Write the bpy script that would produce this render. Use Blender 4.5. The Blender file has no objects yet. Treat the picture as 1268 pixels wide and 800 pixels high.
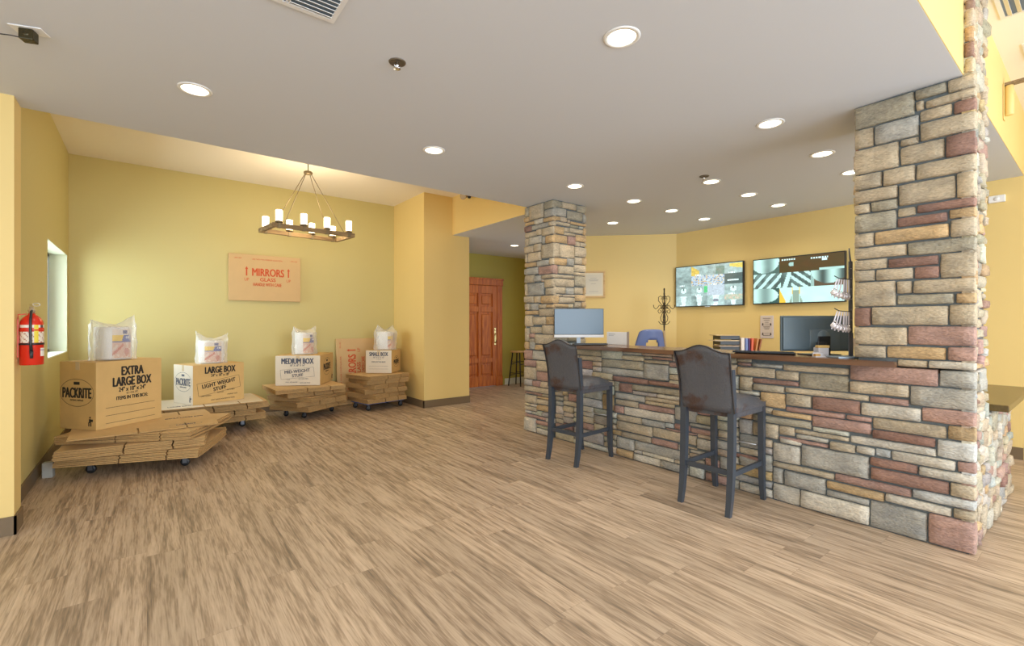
import bpy, bmesh, math, random
from mathutils import Vector, Matrix, noise
R = math.radians
sc = bpy.context.scene
# ---------------------------------------------------------------- camera, light, exposure
CH = 1.32
cam_d = bpy.data.cameras.new('camera'); cam = bpy.data.objects.new('camera', cam_d)
sc.collection.objects.link(cam); sc.camera = cam
cam.location = (0, 0, CH); cam.rotation_euler = (R(90), 0, R(-37.93))
cam_d.sensor_width = 36; cam_d.lens = 36*580/1268; cam_d.clip_start = .02
sc.view_settings.view_transform = 'Standard'; sc.view_settings.look = 'None'
sc.view_settings.exposure = 0.14; sc.view_settings.gamma = 1; sc.view_settings.use_curve_mapping = False
sc.cycles.max_bounces = 12; sc.cycles.diffuse_bounces = 8; sc.cycles.transparent_max_bounces = 12
sc.cycles.sample_clamp_indirect = 6
W = bpy.data.worlds.new('sky'); sc.world = W; W.use_nodes = True
W.node_tree.nodes['Background'].inputs[0].default_value = (.75, .87, 1, 1)
W.node_tree.nodes['Background'].inputs[1].default_value = 1.5
def area(name, loc, rot, sx, sy, e, col):
    l = bpy.data.lights.new(name, 'AREA'); l.shape = 'RECTANGLE'; l.size = sx; l.size_y = sy; l.energy = e; l.color = col
    o = bpy.data.objects.new(name, l); sc.collection.objects.link(o); o.location = loc; o.rotation_euler = rot
    return o
DAY = (.86, .94, 1.0)
# daylight through the shop windows behind the camera and through the small left window
area('daylight_front', (-1.2, -3.25, 1.75), (R(90), 0, 0), 3.6, 2.7, 165, DAY)
area('daylight_front_right', (3.6, -3.25, 1.75), (R(90), 0, 0), 4.0, 2.7, 205, DAY)
area('daylight_side', (-3.45, .6, 1.7), (R(90), 0, R(-90)), 4.0, 2.4, 15, DAY)
area('daylight_left', (-1.5, 6.86, 1.55), (R(90), 0, R(-90)), 1.5, 1.3, 75, (.80, .95, 1.0))
WARM = (1.0, .87, .68)
LAMP_W = 17.0
# ---------------------------------------------------------------- materials
MATS = {}
def mat(name, col=(.8, .8, .8), rough=.6, metal=0, spec=.5, emit=None, es=0, nz=0, nscale=20, bump=0, bscale=80):
    if name in MATS: return MATS[name]
    m = bpy.data.materials.new(name); m.use_nodes = True; nt = m.node_tree; b = nt.nodes['Principled BSDF']
    b.inputs['Base Color'].default_value = (*col, 1); b.inputs['Roughness'].default_value = rough
    b.inputs['Metallic'].default_value = metal; b.inputs['Specular IOR Level'].default_value = spec
    if emit: b.inputs['Emission Color'].default_value = (*emit, 1); b.inputs['Emission Strength'].default_value = es
    tc = nt.nodes.new('ShaderNodeTexCoord')
    if nz:
        n = nt.nodes.new('ShaderNodeTexNoise'); n.inputs['Scale'].default_value = nscale; n.inputs['Detail'].default_value = 5
        nt.links.new(tc.outputs['Object'], n.inputs['Vector'])
        mx = nt.nodes.new('ShaderNodeMix'); mx.data_type = 'RGBA'
        mx.inputs[6].default_value = (*[c*(1-nz) for c in col], 1); mx.inputs[7].default_value = (*[min(1, c*(1+nz)) for c in col], 1)
        nt.links.new(n.outputs['Fac'], mx.inputs[0]); nt.links.new(mx.outputs[2], b.inputs['Base Color'])
    if bump:
        n2 = nt.nodes.new('ShaderNodeTexNoise'); n2.inputs['Scale'].default_value = bscale; n2.inputs['Detail'].default_value = 6
        nt.links.new(tc.outputs['Object'], n2.inputs['Vector'])
        bp = nt.nodes.new('ShaderNodeBump'); bp.inputs['Strength'].default_value = bump; bp.inputs['Distance'].default_value = .01
        nt.links.new(n2.outputs['Fac'], bp.inputs['Height']); nt.links.new(bp.outputs[0], b.inputs['Normal'])
    MATS[name] = m; return m
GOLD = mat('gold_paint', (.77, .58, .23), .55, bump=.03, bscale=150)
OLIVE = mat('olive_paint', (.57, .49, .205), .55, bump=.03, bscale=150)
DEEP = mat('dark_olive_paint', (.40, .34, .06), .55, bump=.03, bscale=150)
CEIL = mat('ceiling_paint', (.66, .70, .77), .8, bump=.03, bscale=200)
CREAM = mat('cream_ceiling_paint', (.88, .82, .72), .8, bump=.03, bscale=200)
BASEB = mat('brown_baseboard', (.17, .12, .07), .5)
WHITE = mat('white_plastic', (.85, .85, .84), .4)
TRIMW = mat('white_trim', (.85, .88, .84), .5)
BLK = mat('black_plastic', (.012, .014, .018), .35)
DARK = mat('dark_metal', (.03, .035, .045), .4, metal=.3)
CHROME = mat('chrome', (.8, .8, .82), .15, metal=1)
STEEL = mat('brushed_steel', (.55, .57, .62), .3, metal=1)
CARD = mat('cardboard', (.64, .43, .175), .75, nz=.10, nscale=9, bump=.05)
CARD2 = mat('pale_cardboard', (.60, .42, .22), .75, nz=.10, nscale=7, bump=.05)
CARDE = mat('cardboard_edges', (.46, .29, .12), .8, nz=.35, nscale=60)
CARDW = mat('white_faced_cardboard', (.68, .61, .50), .7, nz=.06, nscale=9)
INK = mat('black_ink', (.02, .016, .014), .7)
BLUEINK = mat('blue_grey_ink', (.08, .09, .13), .7)
REDINK = mat('red_ink', (.58, .085, .02), .7)
TAPE = mat('clear_tape', (.62, .50, .33), .25)

def attr_mat(name, emission=0, rough=.6):
    m = bpy.data.materials.new(name); m.use_nodes = True; nt = m.node_tree; b = nt.nodes['Principled BSDF']
    a = nt.nodes.new('ShaderNodeVertexColor'); a.layer_name = 'Col'
    b.inputs['Roughness'].default_value = rough
    if emission:
        b.inputs['Base Color'].default_value = (.01, .01, .01, 1)
        nt.links.new(a.outputs[0], b.inputs['Emission Color']); b.inputs['Emission Strength'].default_value = emission
    else: nt.links.new(a.outputs[0], b.inputs['Base Color'])
    return m
PRINT = attr_mat('printed_label', 0, .45)
SCREEN = attr_mat('camera_screen', 1.15, .2)

def stone_mat():
    m = bpy.data.materials.new('split_face_stone'); m.use_nodes = True; nt = m.node_tree; b = nt.nodes['Principled BSDF']; L = nt.links.new
    a = nt.nodes.new('ShaderNodeVertexColor'); a.layer_name = 'Col'
    tc = nt.nodes.new('ShaderNodeTexCoord')
    mp = nt.nodes.new('ShaderNodeMapping'); mp.inputs['Scale'].default_value = (1, 1, 2.4); L(tc.outputs['Object'], mp.inputs[0])
    n1 = nt.nodes.new('ShaderNodeTexNoise'); n1.inputs['Scale'].default_value = 7; n1.inputs['Detail'].default_value = 8; n1.inputs['Roughness'].default_value = .65; L(mp.outputs[0], n1.inputs[0])
    r1 = nt.nodes.new('ShaderNodeValToRGB'); r1.color_ramp.elements[0].position = .3; r1.color_ramp.elements[0].color = (.60, .62, .65, 1)
    r1.color_ramp.elements[1].position = .62; r1.color_ramp.elements[1].color = (1.12, 1.1, 1.06, 1); L(n1.outputs['Fac'], r1.inputs[0])
    mu = nt.nodes.new('ShaderNodeMix'); mu.data_type = 'RGBA'; mu.blend_type = 'MULTIPLY'; mu.inputs[0].default_value = .8
    L(a.outputs[0], mu.inputs[6]); L(r1.outputs[0], mu.inputs[7])
    n2 = nt.nodes.new('ShaderNodeTexNoise'); n2.inputs['Scale'].default_value = 55; n2.inputs['Detail'].default_value = 6; L(mp.outputs[0], n2.inputs[0])
    r2 = nt.nodes.new('ShaderNodeValToRGB'); r2.color_ramp.elements[0].position = .3; r2.color_ramp.elements[0].color = (.66, .66, .66, 1)
    r2.color_ramp.elements[1].position = .68; r2.color_ramp.elements[1].color = (1.1, 1.1, 1.1, 1); L(n2.outputs['Fac'], r2.inputs[0])
    mu2 = nt.nodes.new('ShaderNodeMix'); mu2.data_type = 'RGBA'; mu2.blend_type = 'MULTIPLY'; mu2.inputs[0].default_value = .8
    L(mu.outputs[2], mu2.inputs[6]); L(r2.outputs[0], mu2.inputs[7]); L(mu2.outputs[2], b.inputs['Base Color'])
    b.inputs['Roughness'].default_value = .85
    ad = nt.nodes.new('ShaderNodeMath'); ad.operation = 'ADD'; L(n1.outputs['Fac'], ad.inputs[0]); L(n2.outputs['Fac'], ad.inputs[1])
    bp = nt.nodes.new('ShaderNodeBump'); bp.inputs['Strength'].default_value = .7; bp.inputs['Distance'].default_value = .012
    L(ad.outputs[0], bp.inputs['Height']); L(bp.outputs[0], b.inputs['Normal'])
    return m
STONE = stone_mat()
MORTAR = mat('blue_grey_mortar', (.12, .145, .16), .9, nz=.3, nscale=40)

def floor_mat():
    m = bpy.data.materials.new('vinyl_plank_floor'); m.use_nodes = True; nt = m.node_tree; N = nt.nodes.new; L = nt.links.new
    b = nt.nodes['Principled BSDF']
    def M(op, a, c=None, d=None):
        n = N('ShaderNodeMath'); n.operation = op
        for i, v in enumerate((a, c, d)):
            if v is None: continue
            if isinstance(v, (int, float)): n.inputs[i].default_value = v
            else: L(v, n.inputs[i])
        return n.outputs[0]
    tc = N('ShaderNodeTexCoord'); sp = N('ShaderNodeSeparateXYZ'); L(tc.outputs['Object'], sp.inputs[0])
    xr = M('DIVIDE', sp.outputs[0], .165); row = M('FLOOR', xr); fx = M('FRACT', xr)
    wn = N('ShaderNodeTexWhiteNoise'); wn.noise_dimensions = '1D'; L(row, wn.inputs['W'])
    yr = M('ADD', M('DIVIDE', sp.outputs[1], 1.22), M('MULTIPLY', wn.outputs[0], 7.3)); colm = M('FLOOR', yr); fy = M('FRACT', yr)
    cb = N('ShaderNodeCombineXYZ'); L(row, cb.inputs[0]); L(colm, cb.inputs[1])
    w2 = N('ShaderNodeTexWhiteNoise'); w2.noise_dimensions = '2D'; L(cb.outputs[0], w2.inputs['Vector'])
    # grain, shifted from plank to plank
    v = N('ShaderNodeCombineXYZ'); L(sp.outputs[0], v.inputs[0]); L(M('MULTIPLY', sp.outputs[1], .055), v.inputs[1]); L(M('MULTIPLY', w2.outputs[0], 40), v.inputs[2])
    g = N('ShaderNodeTexNoise'); g.inputs['Scale'].default_value = 42; g.inputs['Detail'].default_value = 7; g.inputs['Roughness'].default_value = .62; g.inputs['Distortion'].default_value = .35; L(v.outputs[0], g.inputs[0])
    g2 = N('ShaderNodeTexNoise'); g2.inputs['Scale'].default_value = 150; g2.inputs['Detail'].default_value = 3; L(v.outputs[0], g2.inputs[0])
    v3 = N('ShaderNodeCombineXYZ'); L(sp.outputs[0], v3.inputs[0]); L(M('MULTIPLY', sp.outputs[1], .075), v3.inputs[1]); L(M('MULTIPLY', w2.outputs[0], 40), v3.inputs[2])
    g3 = N('ShaderNodeTexNoise'); g3.inputs['Scale'].default_value = 12; g3.inputs['Detail'].default_value = 3; g3.inputs['Distortion'].default_value = 1.2; L(v3.outputs[0], g3.inputs[0])
    f = M('ADD', M('ADD', M('MULTIPLY', g.outputs['Fac'], .46), M('MULTIPLY', g2.outputs['Fac'], .26)), M('MULTIPLY', g3.outputs['Fac'], .28))
    r = N('ShaderNodeValToRGB'); cr = r.color_ramp
    cr.elements[0].position = .36; cr.elements[0].color = (.190, .145, .102, 1)
    cr.elements[1].position = .62; cr.elements[1].color = (.60, .465, .335, 1)
    e = cr.elements.new(.45); e.color = (.335, .240, .160, 1)
    e = cr.elements.new(.52); e.color = (.49, .368, .258, 1)
    L(f, r.inputs[0])
    hv = N('ShaderNodeHueSaturation'); L(r.outputs[0], hv.inputs['Color']); L(M('MULTIPLY_ADD', w2.outputs[0], .20, .90), hv.inputs['Value']); hv.inputs['Saturation'].default_value = .95
    ex = M('MINIMUM', fx, M('SUBTRACT', 1, fx)); ey = M('MINIMUM', fy, M('SUBTRACT', 1, fy))
    seam = M('MINIMUM', M('DIVIDE', ex, .009), M('DIVIDE', ey, .0014)); seam = M('MINIMUM', seam, 1)
    mx = N('ShaderNodeMix'); mx.data_type = 'RGBA'; mx.inputs[6].default_value = (.17, .115, .075, 1); L(hv.outputs[0], mx.inputs[7]); L(M('MULTIPLY_ADD', seam, .5, .5), mx.inputs[0])
    L(mx.outputs[2], b.inputs['Base Color'])
    b.inputs['Roughness'].default_value = .42; b.inputs['Specular IOR Level'].default_value = .35
    bp = N('ShaderNodeBump'); bp.inputs['Strength'].default_value = .25; bp.inputs['Distance'].default_value = .004; L(M('MULTIPLY', f, seam), bp.inputs['Height']); L(bp.outputs[0], b.inputs['Normal'])
    return m
FLOOR = floor_mat()
def wood_mat(name, dark, light, axis=1, scale=14, rough=.4):
    m = bpy.data.materials.new(name); m.use_nodes = True; nt = m.node_tree; b = nt.nodes['Principled BSDF']; L = nt.links.new
    tc = nt.nodes.new('ShaderNodeTexCoord'); mp = nt.nodes.new('ShaderNodeMapping')
    s = [1, 1, 1]; s[axis] = .09; mp.inputs['Scale'].default_value = s; L(tc.outputs['Object'], mp.inputs[0])
    n = nt.nodes.new('ShaderNodeTexNoise'); n.inputs['Scale'].default_value = scale; n.inputs['Detail'].default_value = 7; n.inputs['Distortion'].default_value = 1.2; L(mp.outputs[0], n.inputs[0])
    r = nt.nodes.new('ShaderNodeValToRGB'); r.color_ramp.elements[0].position = .35; r.color_ramp.elements[0].color = (*dark, 1)
    r.color_ramp.elements[1].position = .65; r.color_ramp.elements[1].color = (*light, 1); L(n.outputs['Fac'], r.inputs[0]); L(r.outputs[0], b.inputs['Base Color'])
    b.inputs['Roughness'].default_value = rough; return m
DOORW = wood_mat('red_oak', (.40, .085, .010), (.66, .20, .028), 2, 22, .4)
TOPW = wood_mat('walnut_countertop', (.10, .048, .028), (.21, .11, .062), 1, 12, .22)
PINE = wood_mat('natural_wood', (.55, .34, .13), (.72, .50, .24), 0, 20, .45)
RUST = wood_mat('weathered_beam', (.16, .10, .045), (.38, .26, .12), 0, 18, .7)
def leather():
    m = bpy.data.materials.new('dark_brown_leather'); m.use_nodes = True; nt = m.node_tree; b = nt.nodes['Principled BSDF']; L = nt.links.new
    tc = nt.nodes.new('ShaderNodeTexCoord'); n = nt.nodes.new('ShaderNodeTexNoise'); n.inputs['Scale'].default_value = 7; n.inputs['Detail'].default_value = 4; L(tc.outputs['Object'], n.inputs[0])
    r = nt.nodes.new('ShaderNodeValToRGB'); r.color_ramp.elements[0].position = .35; r.color_ramp.elements[0].color = (.070, .040, .034, 1); r.color_ramp.elements[1].position = .46; r.color_ramp.elements[1].color = (.088, .092, .108, 1)
    L(n.outputs['Fac'], r.inputs[0]); L(r.outputs[0], b.inputs['Base Color']); b.inputs['Roughness'].default_value = .40
    n2 = nt.nodes.new('ShaderNodeTexNoise'); n2.inputs['Scale'].default_value = 42; n2.inputs['Detail'].default_value = 5; n2.inputs['Distortion'].default_value = 2; L(tc.outputs['Object'], n2.inputs[0])
    bp = nt.nodes.new('ShaderNodeBump'); bp.inputs['Strength'].default_value = .8; bp.inputs['Distance'].default_value = .008; L(n2.outputs['Fac'], bp.inputs['Height']); L(bp.outputs[0], b.inputs['Normal'])
    return m
LEATHER = leather()
def clear_mat(name, tint, fac, rough=.12):
    m = bpy.data.materials.new(name); m.use_nodes = True; nt = m.node_tree; L = nt.links.new; out = nt.nodes['Material Output']; b = nt.nodes['Principled BSDF']
    b.inputs['Base Color'].default_value = (*tint, 1); b.inputs['Roughness'].default_value = rough
    t = nt.nodes.new('ShaderNodeBsdfTransparent'); mx = nt.nodes.new('ShaderNodeMixShader')
    lw = nt.nodes.new('ShaderNodeLayerWeight'); lw.inputs[0].default_value = .35
    ma = nt.nodes.new('ShaderNodeMath'); ma.operation = 'MULTIPLY_ADD'; L(lw.outputs['Facing'], ma.inputs[0]); ma.inputs[1].default_value = .55; ma.inputs[2].default_value = fac
    L(ma.outputs[0], mx.inputs[0]); L(t.outputs[0], mx.inputs[1]); L(b.outputs[0], mx.inputs[2]); L(mx.outputs[0], out.inputs[0])
    return m
BAGM = clear_mat('clear_plastic_bag', (.92, .94, .96), .16)
GLASS = clear_mat('window_glass', (.8, .9, .95), .05, .02)

# ---------------------------------------------------------------- mesh helpers
def BM(): return bmesh.new()
def box(bm, x0, x1, y0, y1, z0, z1, mi=0, mtx=None, bev=0):
    vs = [bm.verts.new(p) for p in ((x0,y0,z0),(x1,y0,z0),(x1,y1,z0),(x0,y1,z0),(x0,y0,z1),(x1,y0,z1),(x1,y1,z1),(x0,y1,z1))]
    fs = [bm.faces.new([vs[i] for i in f]) for f in ((0,3,2,1),(4,5,6,7),(0,1,5,4),(1,2,6,5),(2,3,7,6),(3,0,4,7))]
    for f in fs: f.material_index = mi
    if mtx is not None: bmesh.ops.transform(bm, matrix=mtx, verts=vs)
    if bev:
        es = list({e for f in fs for e in f.edges})
        r = bmesh.ops.bevel(bm, geom=es, offset=bev, segments=2, affect='EDGES', profile=.5)
        for f in r['faces']: f.material_index = mi
    return vs
def tube(bm, pts, r, n=8, mi=0, closed=False):
    pts = [Vector(p) for p in pts]; m = len(pts); rings = []
    rr = r if isinstance(r, (list, tuple)) else [r]*m
    up = Vector((0, 0, 1)); pn = None
    for i, p in enumerate(pts):
        if closed: t = pts[(i+1) % m]-pts[i-1]
        else: t = (pts[min(i+1, m-1)]-pts[max(i-1, 0)])
        t.normalize()
        if pn is None:
            a = up if abs(t.z) < .9 else Vector((1, 0, 0)); nn = a.cross(t).normalized()
        else: nn = (pn-t*pn.dot(t)).normalized()
        pn = nn; bb = t.cross(nn)
        rings.append([bm.verts.new(p+(nn*math.cos(2*math.pi*k/n)+bb*math.sin(2*math.pi*k/n))*rr[i]) for k in range(n)])
    rng = range(m if closed else m-1)
    for i in rng:
        a, b = rings[i], rings[(i+1) % m]
        for k in range(n):
            f = bm.faces.new((a[k], a[(k+1) % n], b[(k+1) % n], b[k])); f.smooth = True; f.material_index = mi
    if not closed:
        for q in (rings[0], rings[-1]):
            f = bm.faces.new(q); f.material_index = mi
def lathe(bm, prof, n=24, c=(0, 0, 0), mi=0, axis='z', smooth=True):
    rings = []
    for r, h in prof:
        ring = []
        for k in range(n):
            a = 2*math.pi*k/n; u, v = r*math.cos(a), r*math.sin(a)
            p = (c[0]+u, c[1]+v, c[2]+h) if axis == 'z' else ((c[0]+h, c[1]+u, c[2]+v) if axis == 'x' else (c[0]+u, c[1]+h, c[2]+v))
            ring.append(bm.verts.new(p))
        rings.append(ring)
    for a, b in zip(rings, rings[1:]):
        for k in range(n):
            f = bm.faces.new((a[k], a[(k+1) % n], b[(k+1) % n], b[k])); f.smooth = smooth; f.material_index = mi
    for q in (rings[0], rings[-1]):
        if (q[0].co-q[n//2].co).length > 1e-5:
            f = bm.faces.new(q); f.material_index = mi
def prism(bm, poly, z0, z1, mi=0, mis=None):
    a = [bm.verts.new((x, y, z0)) for x, y in poly]; b = [bm.verts.new((x, y, z1)) for x, y in poly]
    f = bm.faces.new(a[::-1]); f.material_index = mi; f = bm.faces.new(b); f.material_index = mi
    n = len(poly)
    for i in range(n):
        f = bm.faces.new((a[i], a[(i+1) % n], b[(i+1) % n], b[i])); f.material_index = mi if mis is None else mis
def mk(name, bm, mats, parent=None, loc=(0, 0, 0), rot=(0, 0, 0), label=None, normals=True):
    if normals: bmesh.ops.recalc_face_normals(bm, faces=bm.faces)
    me = bpy.data.meshes.new(name); bm.to_mesh(me); bm.free()
    for m in (mats if isinstance(mats, (list, tuple)) else [mats]): me.materials.append(m)
    o = bpy.data.objects.new(name, me); sc.collection.objects.link(o); o.location = loc; o.rotation_euler = rot
    if parent: o.parent = parent
    if label: o['label'] = label
    return o
def tag(o, label, cat, group=None):
    o['label'] = label; o['category'] = cat
    if group: o['group'] = group
    return o
def thing(name, label, cat, loc=(0, 0, 0), rz=0, group=None):
    o = bpy.data.objects.new(name, None); sc.collection.objects.link(o); o.location = loc; o.rotation_euler = (0, 0, rz); o.empty_display_size = .1
    return tag(o, label, cat, group)
def struct(name, bm, m, parent=None, kind='structure'):
    o = mk(name, bm, m, parent); 
    if not parent: o['kind'] = kind
    return o
def dup(root, loc, rz, label, group=None):
    r = root.copy(); sc.collection.objects.link(r); r.location = loc; r.rotation_euler = (0, 0, rz); r['label'] = label
    if group: r['group'] = group
    def kids(a, b):
        for ch in list(a.children):
            c = ch.copy(); sc.collection.objects.link(c); c.parent = b; kids(ch, c)
    kids(root, r); return r
def smooth(o, ang=40):
    for p in o.data.polygons: p.use_smooth = True
    md = o.modifiers.new('weighted', 'WEIGHTED_NORMAL'); md.keep_sharp = True
    for e in []: pass
    return o
def letter(bm, s, size, mtx, xs=1.0, bold=.0, align='CENTER', thick=.0006, mi=0, spacing=1.0):
    cu = bpy.data.curves.new('t', 'FONT'); cu.body = s; cu.size = size; cu.align_x = align; cu.extrude = thick; cu.resolution_u = 3; cu.space_character = spacing
    o = bpy.data.objects.new('t', cu); sc.collection.objects.link(o)
    dg = bpy.context.evaluated_depsgraph_get(); me = bpy.data.meshes.new_from_object(o.evaluated_get(dg))
    n0 = len(bm.faces)
    for q in ((-1, 0, 0), (1, 0, 1), (0, 1, 2), (0, -1, 3)) if bold > .015 else ((0, 0, 0),):
        m2 = me.copy(); m2.transform(mtx @ Matrix.Translation((q[0]*bold*size*.85, q[1]*bold*size*.45, q[2]*.00025)) @ Matrix.Diagonal((xs, 1, 1, 1))); bm.from_mesh(m2); bpy.data.meshes.remove(m2)
    bm.faces.ensure_lookup_table()
    for f in bm.faces[n0:]: f.material_index = mi
    bpy.data.objects.remove(o); bpy.data.curves.remove(cu); bpy.data.meshes.remove(me)
def FY(x, z, y=-.0008, rot=0):    # lettering matrix on a face looking to -y
    return Matrix.Translation((x, y, z)) @ Matrix.Rotation(R(90), 4, 'X') @ Matrix.Rotation(R(rot), 4, 'Z')
def FX(yy, z, x=-.0008, rot=0):   # on a face looking to -x
    return Matrix.Translation((x, yy, z)) @ Matrix.Rotation(R(-90), 4, 'Z') @ Matrix.Rotation(R(90), 4, 'X') @ Matrix.Rotation(R(rot), 4, 'Z')
def line(bm, x0, z0, x1, z1, w, M):   # thin printed line in lettering space
    d = Vector((x1-x0, z1-z0)); L_ = d.length; a = math.atan2(d.y, d.x)
    vs = box(bm, 0, L_, -w/2, w/2, -.0004, .0004)
    bmesh.ops.transform(bm, matrix=M @ Matrix.Translation((x0, z0, 0)) @ Matrix.Rotation(a, 4, 'Z'), verts=vs)
def oval(bm, a, b, w, M, n=40):
    o = [bm.verts.new(M @ Vector((a*math.cos(2*math.pi*k/n), b*math.sin(2*math.pi*k/n), 0))) for k in range(n)]
    i = [bm.verts.new(M @ Vector(((a-w)*math.cos(2*math.pi*k/n), (b-w)*math.sin(2*math.pi*k/n), 0))) for k in range(n)]
    for k in range(n): bm.faces.new((o[k], o[(k+1) % n], i[(k+1) % n], i[k]))

# ---------------------------------------------------------------- room shell
ZC, ZH = 2.74, 3.35
YE0, YE1 = .53, 4.42           # edges of the dropped ceiling
XL, XS, YB, XP, YP, XH, YD, XT = -.74, -.655, 7.69, 3.39, 6.57, 3.90, 8.02, 6.66
XW, YF = -3.2, -3.0
b = BM(); box(b, XW-.2, 8.2, YF-.2, 8.3, -.1, 0); struct('floor', b, FLOOR)
b = BM()
box(b, XW, XT, YE0, YE1, ZC, ZC+.12); box(b, XH, XT, YE1, YD, ZC, ZC+.12)
struct('ceiling_dropped', b, CEIL)
b = BM(); box(b, XW-.2, 8.0, YF-.2, YE0-.004, ZH, ZH+.1); struct('ceiling_entrance', b, CREAM)
b = BM(); box(b, XW-.2, XH, YE1+.004, YB, ZH, ZH+.1); struct('ceiling_alcove', b, CREAM)
# fascias closing the step between the ceilings
b = BM(); box(b, XW, 8.0, YE0-.004, YE0+.10, ZC+.001, ZH+.1); struct('trim_1', b, GOLD)
b = BM(); box(b, XW, XH, YE1-.10, YE1+.004, ZC+.001, ZH+.1); struct('trim_2', b, GOLD)
b = BM(); box(b, XH-.004, XH+.1, YE1, YP, ZC+.001, ZH+.1); struct('trim_3', b, GOLD)
# left alcove wall with its window opening
WY0, WY1, WZ0, WZ1 = 6.18, 7.54, .98, 2.12
b = BM()
box(b, XL-.20, XL, YE1, WY0, 0, ZH); box(b, XL-.20, XL, WY1, YB, 0, ZH)
box(b, XL-.20, XL, WY0, WY1, 0, WZ0); box(b, XL-.20, XL, WY0, WY1, WZ1, ZH)
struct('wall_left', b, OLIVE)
w1 = bpy.data.objects.new('window_1', None); sc.collection.objects.link(w1); w1['kind'] = 'structure'
b = BM()
x0, x1 = XL-.20, XL-.15
box(b, x0, x1, WY0, WY0+.06, WZ0, WZ1); box(b, x0, x1, WY1-.10, WY1, WZ0, WZ1); box(b, x0, x1, WY0, WY1, WZ0, WZ0+.04); box(b, x0, x1, WY0, WY1, WZ1-.04, WZ1)
mk('window_frame', b, mat('grey_blue_frame', (.35, .45, .58), .4), w1)
b = BM(); box(b, x0+.015, x0+.021, WY0+.06, WY1-.10, WZ0+.04, WZ1-.04); mk('window_glass', b, GLASS, w1)
b = BM(); box(b, XL-.15, XL+.002, WY0+.002, WY1-.002, WZ0, WZ0+.012); mk('window_sill', b, TRIMW, w1)
b = BM(); box(b, XL-.15, XL+.001, WY1-.008, WY1, WZ0+.012, WZ1); box(b, XL-.15, XL+.001, WY0, WY1, WZ1-.008, WZ1); mk('window_reveal', b, mat('pale_reveal', (.62, .64, .48), .6), w1)
b = BM(); box(b, XW, XS, YE1-.20, YE1, 0, ZC); struct('wall_stub', b, GOLD)
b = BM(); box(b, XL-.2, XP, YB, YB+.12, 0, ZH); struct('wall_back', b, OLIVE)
b = BM(); box(b, XP, 4.22, YP, YB+.4, 0, ZH); struct('wall_pier', b, GOLD)
DX0, DX1, DZ = 4.92, 5.83, 2.10
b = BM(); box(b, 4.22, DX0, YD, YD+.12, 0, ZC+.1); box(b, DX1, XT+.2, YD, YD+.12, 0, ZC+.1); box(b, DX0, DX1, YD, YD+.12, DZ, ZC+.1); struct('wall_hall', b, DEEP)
# wall behind the counter, its 45 degree corner, the lower and higher stretches
b = BM(); box(b, XT, XT+.12, YE0, 4.30, 0, ZH+.1); box(b, XT, XT+.12, 7.0, YD, 0, ZC+.1); struct('wall_right', b, GOLD)
b = BM(); box(b, XT+.045, XT+.15, YF-.2, YE0-.001, 0, ZH); struct('wall_right_entrance', b, GOLD)
b = BM(); prism(b, [(6.66, 4.28), (5.30, 5.64), (5.38, 5.72), (6.74, 4.36)], 0, ZC+.06); struct('wall_diagonal', b, GOLD)
b = BM(); prism(b, [(5.32, 5.62), (5.40, 5.72), (5.62, 5.72), (5.6, 5.5)], 0, ZC+.05); box(b, 5.4, 6.8, 5.70, 5.8, 0, ZC+.05); struct('wall_partition', b, GOLD)
# entrance side: shop windows behind the camera
def front(x0, x1, z0, z1): box(b, x0, x1, YF-.15, YF, z0, z1)
b = BM()
front(XW, -3.0, 0, ZH); front(.6, 1.6, 0, ZH); front(5.6, 8.0, 0, ZH); front(-3.0, .6, 0, .35); front(1.6, 5.6, 0, .35); front(-3.0, .6, 3.1, ZH); front(1.6, 5.6, 3.1, ZH)
struct('wall_front', b, GOLD)
for i, (a0, a1) in enumerate(((-3.0, .6), (1.6, 5.6))):
    b = BM(); n = 3
    for k in range(n+1):
        x = a0+(a1-a0)*k/n; box(b, max(a0, x-.03), min(a1, x+.03), YF-.12, YF-.05, .35, 3.1)
    box(b, a0, a1, YF-.12, YF-.05, .35, .41); box(b, a0, a1, YF-.12, YF-.05, 3.04, 3.1)
    struct('window_%d' % (i+2), b, mat('bronze_frame', (.08, .06, .05), .4, metal=.5))
b = BM()
box(b, XW-.15, XW, YF-.15, -1.4, 0, ZH); box(b, XW-.15, XW, 2.6, YE1, 0, ZH); box(b, XW-.15, XW, -1.4, 2.6, 0, .5); box(b, XW-.15, XW, -1.4, 2.6, 2.7, ZH)
struct('wall_side', b, GOLD)
# baseboards
b = BM(); box(b, XL, XL+.012, YE1, YB, 0, .115); struct('baseboard_left', b, BASEB)
b = BM(); box(b, XW, XS+.012, YE1-.212, YE1-.20, 0, .115); box(b, XS, XS+.012, YE1-.212, YE1, 0, .115); struct('baseboard_stub', b, BASEB)
b = BM(); box(b, XL, XP, YB-.012, YB, 0, .115); struct('baseboard_back', b, BASEB)
b = BM(); box(b, XP-.012, XP, YP-.012, YB, 0, .115); box(b, XP-.012, 4.232, YP-.012, YP, 0, .115); box(b, 4.22, 4.232, YP, YD, 0, .115); struct('baseboard_pier', b, BASEB)
b = BM(); box(b, 6.05, XT, YD-.014, YD, 0, .13); struct('baseboard_hall', b, mat('pale_baseboard', (.62, .64, .56), .5))
b = BM(); box(b, XT+.033, XT+.045, YF, YE0, 0, .115); box(b, XT-.012, XT, YE0, 4.29, 0, .115); struct('baseboard_right', b, BASEB)

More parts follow.
